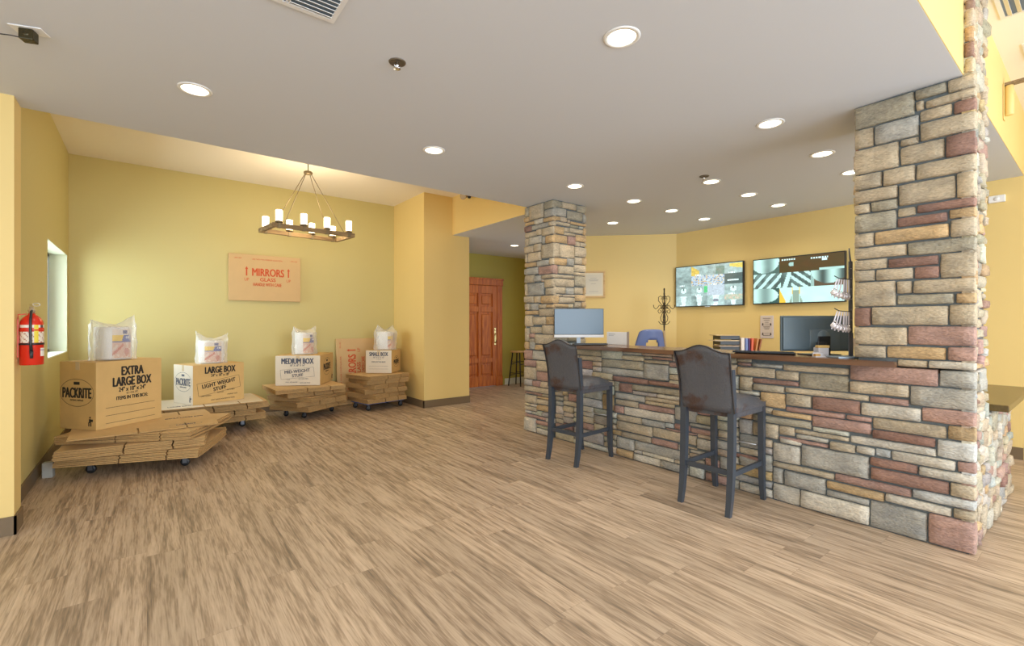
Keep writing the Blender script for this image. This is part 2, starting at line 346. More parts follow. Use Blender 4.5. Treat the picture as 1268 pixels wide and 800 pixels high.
# oak door at the end of the hall
dr = bpy.data.objects.new('door_1', None); sc.collection.objects.link(dr); dr['kind'] = 'structure'; dr.location = (DX0, YD, 0)
W_ = DX1-DX0
b = BM(); box(b, .0, W_, -.015, .03, .008, DZ+.01); 
b2 = []
mk('door_slab', b, DOORW, dr)
b = BM()
sx = [.02, .13, .425, .485, W_-.13, W_-.02]
for (a0, a1) in ((sx[0], sx[1]), (sx[2], sx[3]), (sx[4], sx[5])): box(b, a0, a1, -.045, -.014, .01, DZ-.005, bev=.006)
for z0, z1 in ((.01, .22), (.50, .60), (1.55, 1.66), (DZ-.17, DZ-.005)):
    for a0, a1 in ((sx[1], sx[2]), (sx[3], sx[4])): box(b, a0, a1, -.0445, -.014, z0, z1, bev=.006)
for z0, z1 in ((.26, .46), (.65, 1.50), (1.71, DZ-.21)):
    for a0, a1 in ((sx[1], sx[2]), (sx[3], sx[4])): box(b, a0+.04, a1-.04, -.034, -.014, z0, z1, bev=.014)
mk('door_panels', b, DOORW, dr)
b = BM()
for x0_, x1_ in ((-.12, .018), (W_-.018, W_+.12)):
    box(b, x0_, x1_, -.055, 0, .20, DZ+.0, bev=.006); box(b, x0_-.008, x1_+.008, -.062, 0, 0, .20, bev=.004)
box(b, -.14, W_+.14, -.058, 0, DZ, DZ+.14, bev=.008); box(b, -.15, W_+.15, -.075, 0, DZ+.12, DZ+.15, bev=.004)
mk('door_casing', b, DOORW, dr)
b = BM(); box(b, W_-.09, W_-.045, -.051, -.044, .86, 1.22, bev=.003); tube(b, [(W_-.067, -.05, .90), (W_-.067, -.085, .93), (W_-.067, -.09, 1.0), (W_-.067, -.08, 1.07), (W_-.067, -.05, 1.10)], .011)
lathe(b, [(.006, 0), (.012, -.004), (.012, -.012), (.004, -.016)], 12, (W_-.067, -.051, 1.17), axis='y')
mk('door_handle', b, mat('brass', (.78, .62, .28), .25, metal=1), dr)

# ---------------------------------------------------------------- stonework
random.seed(11)
PAL = {'t': (.56, .475, .35), 'w': (.64, .60, .52), 'g': (.47, .46, .42), 'd': (.42, .385, .30), 'o': (.60, .43, .24), 'b': (.34, .205, .165), 'p': (.47, .305, .26), 'v': (.58, .60, .60)}  # greys lightened so daylight on the low stones sits in the colour
def stone(bm, cl, O, U, V, N, u0, u1, v0, v1, dep, col, seed):
    g = .0015; u0 += g; u1 -= g; v0 += g; v1 -= g
    if u1-u0 < .015 or v1-v0 < .012: return
    nu = max(2, int((u1-u0)/.05)); nv = max(2, int((v1-v0)/.035)); ins = min(.007, (v1-v0)*.2)
    us = [u0, u0+ins*.35, u0+ins*1.4]+[u0+ins*1.4+(u1-u0-2.8*ins)*k/nu for k in range(1, nu)]+[u1-ins*1.4, u1-ins*.35, u1]
    vs = [v0, v0+ins*.35, v0+ins*1.4]+[v0+ins*1.4+(v1-v0-2.8*ins)*k/nv for k in range(1, nv)]+[v1-ins*1.4, v1-ins*.35, v1]
    A, B = len(us), len(vs); grid = []
    cu, cv = (u0+u1)/2, (v0+v1)/2; hu, hv = (u1-u0)/2, (v1-v0)/2
    sk = random.uniform(-.05, .05)*min(hu, .05); tilt = random.uniform(-.008, .008)
    for i, u in enumerate(us):
        rowv = []
        for j, v in enumerate(vs):
            ei = min(i, A-1-i); ej = min(j, B-1-j); e = min(ei, ej)
            d = -.03 if e == 0 else (dep*.45 if e == 1 else dep)
            pu, pv = (u-cu)/hu, (v-cv)/hv
            # knock the corners back, wobble the outline
            cf = max(0, abs(pu)*hu-(hu-.014))/.014*max(0, abs(pv)*hv-(hv-.014))/.014
            uu = u-math.copysign(.0035, pu)*cf; vv = v-math.copysign(.0035, pv)*cf
            q = Vector((u*9+seed, v*9, seed*1.7)); wv = .0032*(noise.noise(q*1.7)) ; wu = .0035*noise.noise(q*1.7+Vector((9, 3, 1)))
            uu += wu; vv += wv
            if e >= 2: d += .010*noise.noise(q*1.3)+.006*noise.noise(q*4.1)+tilt*pu
            rowv.append(bm.verts.new(O+U*uu+V*vv+N*d))
        grid.append(rowv)
    for i in range(A-1):
        for j in range(B-1):
            f = bm.faces.new((grid[i][j], grid[i+1][j], grid[i+1][j+1], grid[i][j+1])); f.smooth = (0 < i < A-2 and 0 < j < B-2)
            for lp in f.loops:
                t = noise.noise(Vector((seed*3.1, (lp.vert.co.y+lp.vert.co.x)*3, lp.vert.co.z*5)))*.16
                lp[cl] = (max(0, col[0]*(1+t)), max(0, col[1]*(1+t*.8)), max(0, col[2]*(1+t*.5)), 1)
def tone(warm):  # low stones: paler, greyer mix, cool daylight put into their colour
    k = random.choices('twgdobpv', weights=(46, 9, 7, 11, 11, 3, 3, 0) if warm else (30, 21, 18, 9, 4, 6, 9, 4))[0]
    c = PAL[k]; s = random.uniform(.86, 1.14); return tuple(x*s*random.uniform(.95, 1.05) for x in c)
def fill(u0, u1, v0, v1, traced=(), warm=lambda v: True, cs=.02, hmax=7, wmax=21, hw=((2, 3, 4, 5, 6, 7), (8, 22, 26, 20, 14, 8))):
    nu = max(1, round((u1-u0)/cs)); nv = max(1, round((v1-v0)/cs)); du = (u1-u0)/nu; dv = (v1-v0)/nv
    occ = [[False]*nv for _ in range(nu)]
    for r in traced:
        for i in range(nu):
            for j in range(nv):
                cu, cv = u0+(i+.5)*du, v0+(j+.5)*dv
                if r[0]-.004 < cu < r[1]+.004 and r[2]-.004 < cv < r[3]+.004: occ[i][j] = True
    out = []
    for j in range(nv):
        for i in range(nu):
            if occ[i][j]: continue
            run = 0
            while j+run < nv and not occ[i][j+run] and run < hmax+2: run += 1
            h = min(run, random.choices(*hw)[0])
            if run-h == 1: h = run
            w = 0; tw = random.randint(5, wmax) if h < 6 else random.randint(8, wmax)
            ok = lambda q: q < nu and all(not occ[q][j+k] for k in range(h))
            while ok(i+w) and w < tw: w += 1
            rest = 0
            while ok(i+w+rest) and rest < 4: rest += 1
            if 0 < rest < 4: w += rest
            if w*du < 1.6*h*dv and h > 3 and random.random() < .8: h = max(3, int(w*du/1.9/dv))
            w = max(w, 1)
            for a in range(w):
                for k in range(h): occ[i+a][j+k] = True
            out.append((u0+i*du, u0+(i+w)*du, v0+j*dv, v0+(j+h)*dv))
    return out
def grow(rs, lim=.03, bounds=None):
    # widen stones until only a thin joint is left between neighbours
    for lo, hi, a, b_ in ((0, 1, 2, 3), (2, 3, 0, 1)):
        new = [list(r) for r in rs]
        for i, p in enumerate(rs):
            best = lim; bl = lim
            if bounds: best = min(best, max(0, (bounds[hi]-p[hi])*2)); bl = min(bl, max(0, (p[lo]-bounds[lo])*2))
            for j, q in enumerate(rs):
                if i == j or min(p[b_], q[b_])-max(p[a], q[a]) < .004: continue
                d = q[lo]-p[hi]
                if -.004 <= d: best = min(best, max(d, 0))
                d = p[lo]-q[hi]
                if -.004 <= d: bl = min(bl, max(d, 0))
            if best < lim: new[i][hi] = p[hi]+best/2
            if bl < lim: new[i][lo] = p[lo]-bl/2
        rs = new
    return rs
XF = 3.70    # body of the counter front, stones stand proud of it
Fv, Rv = (.6147, .7888), (.7888, -.6147)
def on_front(x, y, X=3.675):   # measured photo point -> (Y, z) on the stone front
    t = (x-634)/580; d = X/(Fv[0]+t*Rv[0]); return (Fv[1]+t*Rv[1])*d, CH-(y-400)/580*d
ZOOMS = {1: (5, 1050, 80), 2: (6.153, 1050, 220), 3: (6.153, 1050, 340), 4: (6.153, 1080, 440), 5: (5.715, 1060, 560), 6: (6.67, 940, 440), 7: (6.67, 940, 540), 8: (8, 740, 430), 9: (8, 740, 510), 10: (8, 850, 430), 11: (7.27, 850, 520), 12: (6.158, 640, 240), 13: (6.663, 640, 360), 14: (6.667, 640, 450)}
TR = """1 35 255 408 300 d;1 412 140 608 165 d;1 612 85 830 125 t;1 415 225 470 270 t;1 475 210 830 185 t;1 440 275 645 300 t;1 650 225 830 270 b;1 35 415 155 500 t
1 160 385 435 440 g;1 445 355 830 385 t;1 35 525 312 630 t;1 318 465 435 482 t;1 322 510 590 568 t;1 605 440 840 520 b;1 35 690 210 748 t;1 210 655 415 715 t;1 415 625 835 640 t
2 42 110 375 150 t;2 380 62 815 145 t;2 828 -40 1040 125 t;2 32 215 165 265 t;2 170 185 375 238 d;2 380 232 512 280 t;2 520 205 1030 205 b;2 45 280 362 385 d;2 368 310 758 320 b;2 765 235 1035 290 o
2 45 430 190 520 t;2 200 415 770 440 o;2 775 310 1040 430 t;2 48 540 445 590 t;2 452 495 1035 545 d;2 48 630 295 690 t;2 300 622 690 660 b;2 695 580 1045 750 t;2 48 710 203 785 t;2 205 700 495 770 t;2 500 680 692 760 b
3 45 60 360 235 t;3 365 55 485 140 t;3 490 40 1045 130 t;3 370 152 808 218 d;3 815 138 1050 212 o;3 35 258 170 388 b;3 175 252 762 380 t;3 768 230 1058 380 t;3 45 405 445 535 t;3 452 400 1035 540 p
3 45 545 285 635 t;3 290 550 748 650 o;3 753 560 1058 665 p
4 180 40 415 105 t;4 422 45 835 125 w;4 -175 98 500 232 p;4 505 125 835 255 g;4 -175 205 280 325 t;4 282 240 840 430 g;4 -26 322 280 390 p;4 -92 363 370 505 w;4 373 405 840 555 p;4 -4 484 565 640 t
4 570 540 840 670 o;4 10 595 482 690 p;4 -174 609 485 780 w;4 487 645 845 830 v
5 135 -20 243 40 v;5 245 -10 705 140 w;5 708 75 870 165 p;5 95 35 433 155 b;5 100 110 655 305 b;5 435 100 870 250 w;5 660 215 870 350 t;5 -159 155 390 322 p;5 392 265 870 430 v;5 -216 207 198 355 o
5 200 300 677 460 w;5 680 400 870 505 t;5 95 345 500 625 g;5 505 435 870 720 p
6 -63 60 185 110 g;6 190 72 735 165 t;6 -180 95 125 195 t;6 130 128 318 210 t;6 -63 190 320 260 b;6 330 150 730 310 d;6 -50 240 200 318 t;6 205 262 905 385 t;6 0 300 212 450 o;6 215 320 428 435 t;6 430 340 832 500 b
6 210 420 705 530 p;6 710 490 930 560 p;6 100 455 428 530 o;6 -60 490 425 605 d;6 430 500 920 665 p;6 -60 560 158 700 t;6 160 590 288 670 t;6 290 610 742 725 t;6 150 665 572 765 p
7 575 50 790 145 t;7 795 92 945 165 w;7 105 50 335 245 w;7 340 80 903 355 g;7 100 210 615 370 t;7 105 255 198 395 g;7 200 285 545 490 g;7 550 455 900 580 g;7 105 390 330 570 w;7 335 450 903 725 w
8 30 65 440 112 p;8 30 112 440 230 d;8 30 200 445 300 g;8 455 85 530 120 t;8 530 92 730 130 p;8 460 125 695 165 t;8 455 170 692 335 g;8 700 145 1000 220 p;8 700 230 980 265 o;8 705 270 980 355 t;8 735 105 900 138 t
8 140 285 495 380 b;8 500 335 960 415 b;8 205 355 335 445 b;8 340 370 980 510 d;8 180 450 460 545 g;8 470 485 980 610 t;8 180 520 390 598 t;8 395 560 750 665 p;8 150 585 248 655 p;8 253 595 750 760 w;8 760 600 980 790 g
9 180 30 425 125 t;9 430 75 660 165 g;9 665 135 980 235 p;9 180 90 533 250 t;9 538 160 980 330 t;9 230 200 518 315 t;9 523 260 787 380 p;9 180 250 355 385 g;9 357 285 840 500 g;9 792 330 980 400 t;9 180 370 343 460 o;9 348 410 610 535 w;9 615 480 900 610 g
10 500 145 638 185 p;10 520 285 652 440 t;11 470 120 668 270 g;11 470 250 650 340 t;11 470 340 770 480 g;11 470 560 770 690 w;11 30 75 245 185 p;11 80 165 245 290 w;11 30 250 240 345 g;11 170 470 400 590 p;11 300 100 405 200 t;11 20 0 240 100 g;11 300 330 405 460 g"""
TRX = """12 45 115 92 175 d;12 92 105 200 185 t;12 200 70 283 100 d;12 205 125 283 165 g;12 48 180 100 215 o;12 45 215 130 235 o;12 135 195 198 225 w;12 200 185 283 200 o;12 48 250 105 290 b;12 108 240 235 250 g;12 245 210 283 240 t;12 50 300 145 320 t
12 150 270 185 310 t;12 190 260 283 305 t;12 50 345 88 395 t;12 90 335 185 370 w;12 188 325 212 380 g;12 215 320 283 370 o;12 50 405 125 445 t;12 128 385 182 435 t;12 185 385 283 480 t;12 50 465 75 525 t;12 80 455 180 510 t;12 50 530 145 550 o
12 150 510 235 545 g;12 245 490 283 540 t;12 50 570 155 605 g;12 160 555 283 610 p;12 45 630 130 675 t;12 135 620 183 660 g;12 190 620 283 640 t;12 45 690 78 780 t;12 80 685 215 770 g;12 190 655 283 710 t;12 220 720 283 765 t
13 52 45 135 100 t;13 138 45 197 100 t;13 200 45 286 105 o;13 52 105 107 160 t;13 110 105 175 160 g;13 180 110 240 145 t;13 52 165 170 195 o;13 180 150 286 205 t;13 52 205 128 305 t;13 130 220 238 280 t;13 240 215 286 280 o;13 52 315 100 410 t
13 105 290 200 350 t;13 205 285 286 355 t;13 148 365 286 440 t;13 52 425 100 480 o;13 103 425 145 480 g;13 148 450 215 490 o;13 45 490 125 565 p;13 130 495 286 575 g;13 48 570 155 625 p;13 160 585 286 665 t;13 52 630 155 735 t;13 160 675 286 760 p
14 48 145 283 190 o;14 55 180 283 265 t;14 48 250 160 340 t;14 163 265 283 305 o;14 165 300 283 350 t;14 48 340 165 405 t;14 168 345 283 410 o;14 45 405 235 470 p;14 48 440 155 570 w;14 158 465 283 530 p;14 158 530 283 600 w"""
TRY = """12 283 40 345 100 d;12 350 60 452 120 t;12 458 85 540 150 d;12 283 105 378 175 g;12 385 130 502 215 d;12 508 160 540 220 g;12 283 170 335 200 o;12 283 205 405 250 t;12 410 215 540 255 o;12 283 250 360 305 o;12 405 255 505 305 t;12 365 260 403 290 t
12 508 265 540 312 o;12 365 295 445 322 t;12 283 310 388 375 o;12 390 325 445 390 p;12 450 315 540 370 o;12 283 380 328 485 t;12 332 385 442 490 t;12 445 370 482 400 t;12 485 375 540 402 t;12 445 405 540 485 t;12 283 485 382 545 o;12 385 495 435 545 g
12 440 485 495 535 t;12 498 490 540 540 o;12 320 550 435 610 t;12 438 545 540 600 t;12 283 545 315 610 p;12 283 612 435 645 t;12 440 600 540 628 t;12 283 648 440 710 t;12 442 630 540 712 d;12 283 712 370 765 t;12 372 720 438 770 g;12 442 715 508 760 t;12 510 712 540 760 o
13 290 45 345 102 o;13 350 50 475 105 t;13 480 40 585 90 o;13 315 108 425 142 o;13 475 95 535 140 t;13 538 95 585 140 o"""
def on_side(x, y, Y=3.94):
    t = (x-634)/580; d = Y/(Fv[1]+t*Rv[1]); return (Fv[0]+t*Rv[0])*d, CH-(y-400)/580*d
def trace(txt, fn):
    out = []
    for e in txt.replace('\n', ';').split(';'):
        z, a0, b0, a1, b1, k = e.split(); s, ox, oy = ZOOMS[int(z)]
        ya, za = fn(ox+float(a0)/s, oy+float(b0)/s); yb, zb = fn(ox+float(a1)/s, oy+float(b1)/s)
        out.append([min(ya, yb), max(ya, yb), max(zb, .004), min(za, ZC-.003), k])
    return [t for t in out if t[3]-t[2] > .02 and t[1]-t[0] > .02]
traced = trace(TR, on_front)
# shave overlaps so that no two traced stones share ground
def shave(traced):
    for i, p in enumerate(traced):
        for q in traced[i+1:]:
            ou = min(p[1], q[1])-max(p[0], q[0]); ov = min(p[3], q[3])-max(p[2], q[2])
            if ou > .001 and ov > .001:
                if ov <= ou:
                    a_, b_ = (p, q) if p[2]+p[3] > q[2]+q[3] else (q, p); m_ = (a_[2]+b_[3])/2; a_[2] = max(a_[2], m_); b_[3] = min(b_[3], m_)
                else:
                    a_, b_ = (p, q) if p[0]+p[1] > q[0]+q[1] else (q, p); m_ = (a_[0]+b_[1])/2; a_[0] = max(a_[0], m_); b_[1] = min(b_[1], m_)
    return traced
traced = shave(traced)
X_, Y_, Z_ = Vector((1, 0, 0)), Vector((0, 1, 0)), Vector((0, 0, 1))
ZS = 1.045
def lay(bm, cl, rects, O, U, V, N, cols=None, warm=lambda v: True, dep=(.014, .028)):
    for i, r in enumerate(rects):
        c = PAL[r[4]] if len(r) > 4 else tone(warm((r[2]+r[3])/2))
        if len(r) > 4:
            s = random.uniform(.9, 1.08); c = tuple(x*s for x in c)
        stone(bm, cl, O, U, V, N, r[0], r[1], r[2], r[3], random.uniform(*dep), c, random.random()*90)
def newstone(): bm = BM(); return bm, bm.loops.layers.float_color.new('Col')
cool = lambda v: v > 1.05  # below this height stones take the daylight-tinted mix
YN, YPIL = .485, 1.05
low = [t for t in traced if (t[2]+t[3])/2 <= ZS+.01]; high = [t for t in traced if (t[2]+t[3])/2 > ZS+.01]
# counter: front face, near end, return along the passage
ctr = thing('stone_counter', 'long waist-high reception counter base faced in stacked mixed stone', 'counter', (3.9, 2.2, 0))
off = Vector((-3.9, -2.2, 0))
b = BM(); box(b, XF, 4.0, YPIL, 3.93, 0, ZS); box(b, XF, 4.18, YN+.02, YPIL, 0, 1.02); 
bmesh.ops.translate(b, vec=off, verts=b.verts); mk('mortar_core', b, MORTAR, ctr)
bm, cl = newstone()
for t in low: t[0] = max(t[0], YN-.012)
fr = fill(YN, 3.92, .004, ZS, low, cs=.018, wmax=30, hw=((3, 4, 5, 6, 7, 8), (22, 26, 20, 14, 10, 6)))
fr = [list(r) for r in fr if (r[1]-r[0]) > .037 and (r[3]-r[2]) > .02]
al = grow(low+fr, .05, (YN-.012, 3.92, .004, ZS))
lay(bm, cl, al, Vector((XF, 0, 0))+off, Y_, Z_, -X_, warm=cool)
# end face (towards the entrance): u runs along +X
lay(bm, cl, fill(XF-.01, 4.20, .004, ZS+.0, cs=.02, wmax=9), Vector((0, YN+.02, 0))+off, X_, Z_, -Y_, warm=cool, dep=(.010, .03))
lay(bm, cl, fill(YN+.02, YPIL, .004, 1.02, cs=.03, wmax=9), Vector((4.18, 0, 0))+off, Y_, Z_, X_, warm=cool)
o = mk('stone_facing', bm, STONE, ctr, normals=True)
# low stone wall under the desk ledge
lw = thing('low_stone_wall', 'low stone base under the wooden ledge behind the near stone pillar', 'wall base', (4.75, .6, 0))
off = Vector((-4.75, -.6, 0))
b = BM(); box(b, 4.21, 5.27, YN+.02, .78, 0, .75); bmesh.ops.translate(b, vec=off, verts=b.verts); mk('mortar_core', b, MORTAR, lw)
bm, cl = newstone()
lay(bm, cl, fill(4.20, 5.28, .004, .75, cs=.02, wmax=12), Vector((0, YN+.02, 0))+off, X_, Z_, -Y_, warm=cool, dep=(.012, .035))
lay(bm, cl, fill(YN+.02, .78, .004, .75, cs=.03), Vector((5.27, 0, 0))+off, Y_, Z_, X_, warm=cool)
mk('stone_facing', bm, STONE, lw)
# near pillar
pl = thing('stone_pillar', 'large stone pillar rising from the near right end of the counter', 'pillar', (3.95, .77, ZS), group=None)
off = Vector((-3.95, -.77, -ZS))
b = BM(); box(b, XF, 4.18, YN+.02, YPIL-.02, ZS+.005, ZC); box(b, XF, 4.18, YN+.02, .527, ZC, ZH); bmesh.ops.translate(b, vec=off, verts=b.verts); mk('mortar_core', b, MORTAR, pl)
bm, cl = newstone()
for t in high: t[0] = max(t[0], YN-.012); t[1] = min(t[1], YPIL+.004); t[2] = max(t[2], ZS+.002)
blk = [[.80, 1.2, 1.0, 1.084, 't']]
for t in high:
    if t[0] > .80 and t[3] < 1.16: t[2] = max(t[2], 1.086)
high = [t for t in high if t[3]-t[2] > .02]
fr = [list(r) for r in fill(YN, YPIL-.005, ZS+.002, ZC-.003, high+blk, cs=.015) if (r[1]-r[0]) > .04 and (r[3]-r[2]) > .028]
al = grow(blk+high+fr, .05, (YN-.012, YPIL+.004, ZS+.002, ZC-.003))[1:]
lay(bm, cl, al, Vector((XF, 0, 0))+off, Y_, Z_, -X_)
lay(bm, cl, fill(YN-.005, .526, ZC+.002, ZH-.003, cs=.03, hmax=5), Vector((XF, 0, 0))+off, Y_, Z_, -X_)
lay(bm, cl, fill(XF-.01, 4.18, ZS+.002, ZH-.003, cs=.02, wmax=9), Vector((0, YN+.02, 0))+off, X_, Z_, -Y_, dep=(.008, .03))
lay(bm, cl, fill(YN+.02, YPIL, ZS+.002, ZC-.003, cs=.03, wmax=9), Vector((4.18, 0, 0))+off, Y_, Z_, X_)
lay(bm, cl, fill(XF, 4.18, ZS+.06, ZC-.003, cs=.03, wmax=9), Vector((0, YPIL-.02, 0))+off, X_, Z_, Y_)
mk('stone_facing', bm, STONE, pl)
# far pillar
p2 = thing('stone_pillar', 'slimmer far stone pillar at the left end of the counter', 'pillar', (3.95, 4.2, 0))
off = Vector((-3.95, -4.2, 0))
b = BM(); box(b, XF-.02, 4.20, 3.955, 4.43, 0, ZC); bmesh.ops.translate(b, vec=off, verts=b.verts); mk('mortar_core', b, MORTAR, p2)
bm, cl = newstone()
HW = ((3, 4, 5, 6), (30, 32, 22, 12))
tx = shave(trace(TRX, lambda x, y: on_front(x, y, 3.66)))
for t in tx: t[0] = max(t[0], 3.935); t[1] = min(t[1], 4.455)
fr = [list(r) for r in fill(3.935, 4.45, .004, ZC-.003, tx, cs=.018, wmax=15, hw=HW) if r[1]-r[0] > .037 and r[3]-r[2] > .03]
lay(bm, cl, grow(tx+fr, .05, (3.935, 4.455, .004, ZC-.003)), Vector((XF-.02, 0, 0))+off, Y_, Z_, -X_, warm=lambda v: v > .9)
ty = shave(trace(TRY, on_side))
for t in ty: t[0] = max(t[0], XF-.02); t[1] = min(t[1], 4.215)
low_ = [[XF-.03, XF+.41, 0, ZS+.05, 't']]
fr = [list(r) for r in fill(XF-.02, 4.2, .004, ZC-.003, ty+low_, cs=.018, wmax=14, hw=HW) if r[1]-r[0] > .037 and r[3]-r[2] > .03]
lay(bm, cl, grow(low_+ty+fr, .05, (XF-.02, 4.215, .004, ZC-.003))[1:], Vector((0, 3.955, 0))+off, X_, Z_, -Y_, warm=lambda v: v > .9)
lay(bm, cl, fill(3.955, 4.43, .004, ZC-.003, cs=.03, wmax=9), Vector((4.2, 0, 0))+off, Y_, Z_, X_)
lay(bm, cl, fill(XF-.02, 4.2, .004, ZC-.003, cs=.03, wmax=9), Vector((0, 4.43, 0))+off, X_, Z_, Y_)
mk('stone_facing', bm, STONE, p2)

# countertop and passage ledge
b = BM()
prism(b, [(3.60, .82), (3.655, .82), (3.655, 1.085), (4.10, 1.085), (4.10, 3.90), (3.60, 3.90)], ZS+.001, ZS+.037)
es = [e for e in b.edges if abs(e.verts[0].co.z-e.verts[1].co.z) < 1e-6 and e.verts[0].co.z > ZS+.03]
bmesh.ops.bevel(b, geom=es, offset=.005, segments=2, affect='EDGES')
tag(mk('countertop', b, TOPW), 'dark walnut countertop running along the stone counter between both pillars', 'countertop')
ZT = ZS+.037
b = BM(); box(b, 4.26, 5.62, .40, .86, .757, .80, bev=.005)
tag(mk('ledge_top', b, wood_mat('yellow_cast_brown_wood', (.07, .045, .015), (.14, .095, .03), 0, 12, .25)), 'brown wooden desk ledge beyond the near pillar at the right edge', 'ledge')  # reflection of the yellow walls is mixed into the brown wood colour
b = BM()
# ---------------------------------------------------------------- ceiling fittings
LP = [(.23, 3.43, 'far left over the open floor'), (1.86, 1.50, 'large one at top centre nearest the camera'), (1.86, 3.43, 'above the middle of the open floor'),
      (3.50, 1.50, 'over the counter just left of the near pillar'), (3.50, 3.43, 'just in front of the far stone pillar'), (4.47, 1.50, 'second out along the row beside the near pillar'),
      (5.23, 1.51, 'half hidden at the left edge of the near pillar'), (4.47, 3.43, 'first behind the far stone pillar'), (4.47, 2.48, 'directly beside the dark sprinkler over the desk'),
      (5.21, 4.36, 'leftmost of the small ones behind the counter'), (5.23, 3.43, 'small one between the coat rack and the sprinkler'), (5.25, 2.48, 'over the desk between the two wall screens'),
      (6.0, 3.43, 'small far one above the left wall screen'), (6.0, 2.48, 'small far one above the right wall screen'), (5.31, 6.74, 'in the hall ceiling before the oak door')]
LENS = mat('lamp_lens', (1, .9, .7), .4, emit=(1.0, .88, .62), es=5)
base = thing('recessed_downlight', '', 'ceiling light', (0, 0, 0), group='recessed downlights in the grey ceiling')
b = BM(); lathe(b, [(.070, -.0005), (.072, -.006), (.086, -.005), (.092, -.0005)], 32); mk('trim_ring', b, WHITE, base)
b = BM(); lathe(b, [(.0, -.004), (.045, -.0045), (.070, -.0025)], 32); mk('lens', b, LENS, base)
sp = bpy.data.lights.new('downlight_lamp', 'SPOT'); sp.energy = LAMP_W; sp.spot_size = R(150); sp.spot_blend = .9; sp.color = WARM; sp.shadow_soft_size = .06
so = bpy.data.objects.new('lamp', sp); sc.collection.objects.link(so); so.location = (0, 0, -.03); so.parent = base
for i, (x, y, l) in enumerate(LP):
    lb = 'recessed round ceiling downlight, '+l
    if i == 0: base.location = (x, y, ZC); base['label'] = lb
    else: dup(base, (x, y, ZC), 0, lb)
for x, y, l in ((1.075, 2.395, 'dark recessed sprinkler head in the open ceiling left of the big downlight'), (4.25, 2.43, 'dark sprinkler head in the ceiling above the reception desk')):
    t = thing('ceiling_sprinkler', l, 'sprinkler', (x, y, ZC), group='ceiling sprinklers')
    b = BM(); lathe(b, [(.0, -.001), (.036, -.001), (.040, -.006), (.045, -.004), (.046, -.0005)], 24); mk('cup', b, mat('bronze_cup', (.20, .17, .13), .4, metal=.6), t)
    b = BM(); lathe(b, [(.008, 0), (.008, -.022), (.004, -.026), (.004, -.034), (.018, -.035), (.018, -.037), (0, -.037)], 12)
    tube(b, [(.014, 0, -.005), (.017, 0, -.02), (.004, 0, -.032)], .002); tube(b, [(-.014, 0, -.005), (-.017, 0, -.02), (-.004, 0, -.032)], .002); mk('head', b, CHROME, t)
def vent(label, x0, x1, y0, y1, z, m, group, two=False):
    cx, cy = (x0+x1)/2, (y0+y1)/2; t = thing('ceiling_vent', label, 'air vent', (cx, cy, z), group=group); hx, hy = (x1-x0)/2, (y1-y0)/2
    b = BM(); w = .022
    box(b, -hx, hx, -hy, -hy+w, -.008, 0); box(b, -hx, hx, hy-w, hy, -.008, 0); box(b, -hx, -hx+w, -hy+w, hy-w, -.008, 0); box(b, hx-w, hx, -hy+w, hy-w, -.008, 0); mk('frame', b, m, t)
    b = BM(); box(b, -hx+w, hx-w, -hy+w, hy-w, -.0015, -.0005); mk('duct_opening', b, mat('duct_grey', (.16, .20, .24), .7), t)
    b = BM(); n = 9; sp_ = -hx+w+.075 if two else -hx+w
    for k in range(n):
        y = -hy+w+(2*hy-2*w)*(k+.5)/n; box(b, sp_, hx-w, -.013, .013, -.001, .001, mtx=Matrix.Translation((0, y, -.006)) @ Matrix.Rotation(R(28), 4, 'X'))
    if two:
        for k in range(4):
            x = -hx+w+.009+k*.018; box(b, -.007, .007, -hy+w, hy-w, -.001, .001, mtx=Matrix.Translation((x, 0, -.006)) @ Matrix.Rotation(R(-35), 4, 'Y'))
        box(b, sp_-.004, sp_, -hy+w, hy-w, -.010, -.001)
    mk('louvres', b, m, t)
vent('white louvred air vent in the grey ceiling at the top left of centre', .40, .695, 1.96, 2.262, ZC, mat('vent_white', (.80, .82, .84), .5), 'ceiling air vents', True)
VC = mat('vent_cream', (.78, .74, .66), .5)
vent('pale vent in the high cream ceiling at the top right corner', 4.12, 4.50, .02, .46, ZH, VC, 'ceiling air vents')
vent('smaller pale vent in the high cream ceiling, right edge below the corner one', 5.02, 5.34, .0, .41, ZH, VC, 'ceiling air vents')
# camera with cable, top left
t = thing('security_camera', 'dark square camera with a thin cable on the ceiling in the top left corner', 'camera', (-.45, 3.23, ZC), R(-20))
b = BM(); box(b, -.085, .085, -.05, .05, -.006, 0, bev=.002); mk('mounting_plate', b, WHITE, t)
b = BM(); box(b, -.04, .035, -.035, .03, -.075, -.006, bev=.006); lathe(b, [(.0, -.037), (.016, -.037), (.018, -.032)], 16, (0, 0, -.04), axis='y'); mk('camera_body', b, mat('dark_bronze', (.055, .045, .02), .25, metal=.5), t)
b = BM(); tube(b, [(-.035, 0, -.055), (-.10, .0, -.05), (-.25, .02, -.045), (-.6, .05, -.02), (-.9, .08, -.004)], .0035, 6); mk('cable', b, DARK, t)
for c in t.children: c.data.transform(Matrix.Diagonal((.75, .75, .75, 1)))
# small spotlight on the yellow fascia above the hall
t = thing('wall_spotlight', 'small bronze spotlight fixed high on the yellow fascia above the hall', 'spotlight', (XH-.004, 6.05, 3.27))
b = BM(); lathe(b, [(0, 0), (.03, 0), (.03, -.012), (0, -.012)], 16, axis='x'); mk('base', b, DARK, t)
b = BM(); tube(b, [(-.01, 0, 0), (-.06, -.03, -.01)], .008); tube(b, [(-.05, -.02, -.005), (-.12, -.06, -.04)], [.02, .034], 14); mk('lamp_head', b, mat('bronze', (.28, .20, .11), .4, metal=.5), t)
for c in t.children: c.data.transform(Matrix.Diagonal((1.5, 1.5, 1.5, 1)))
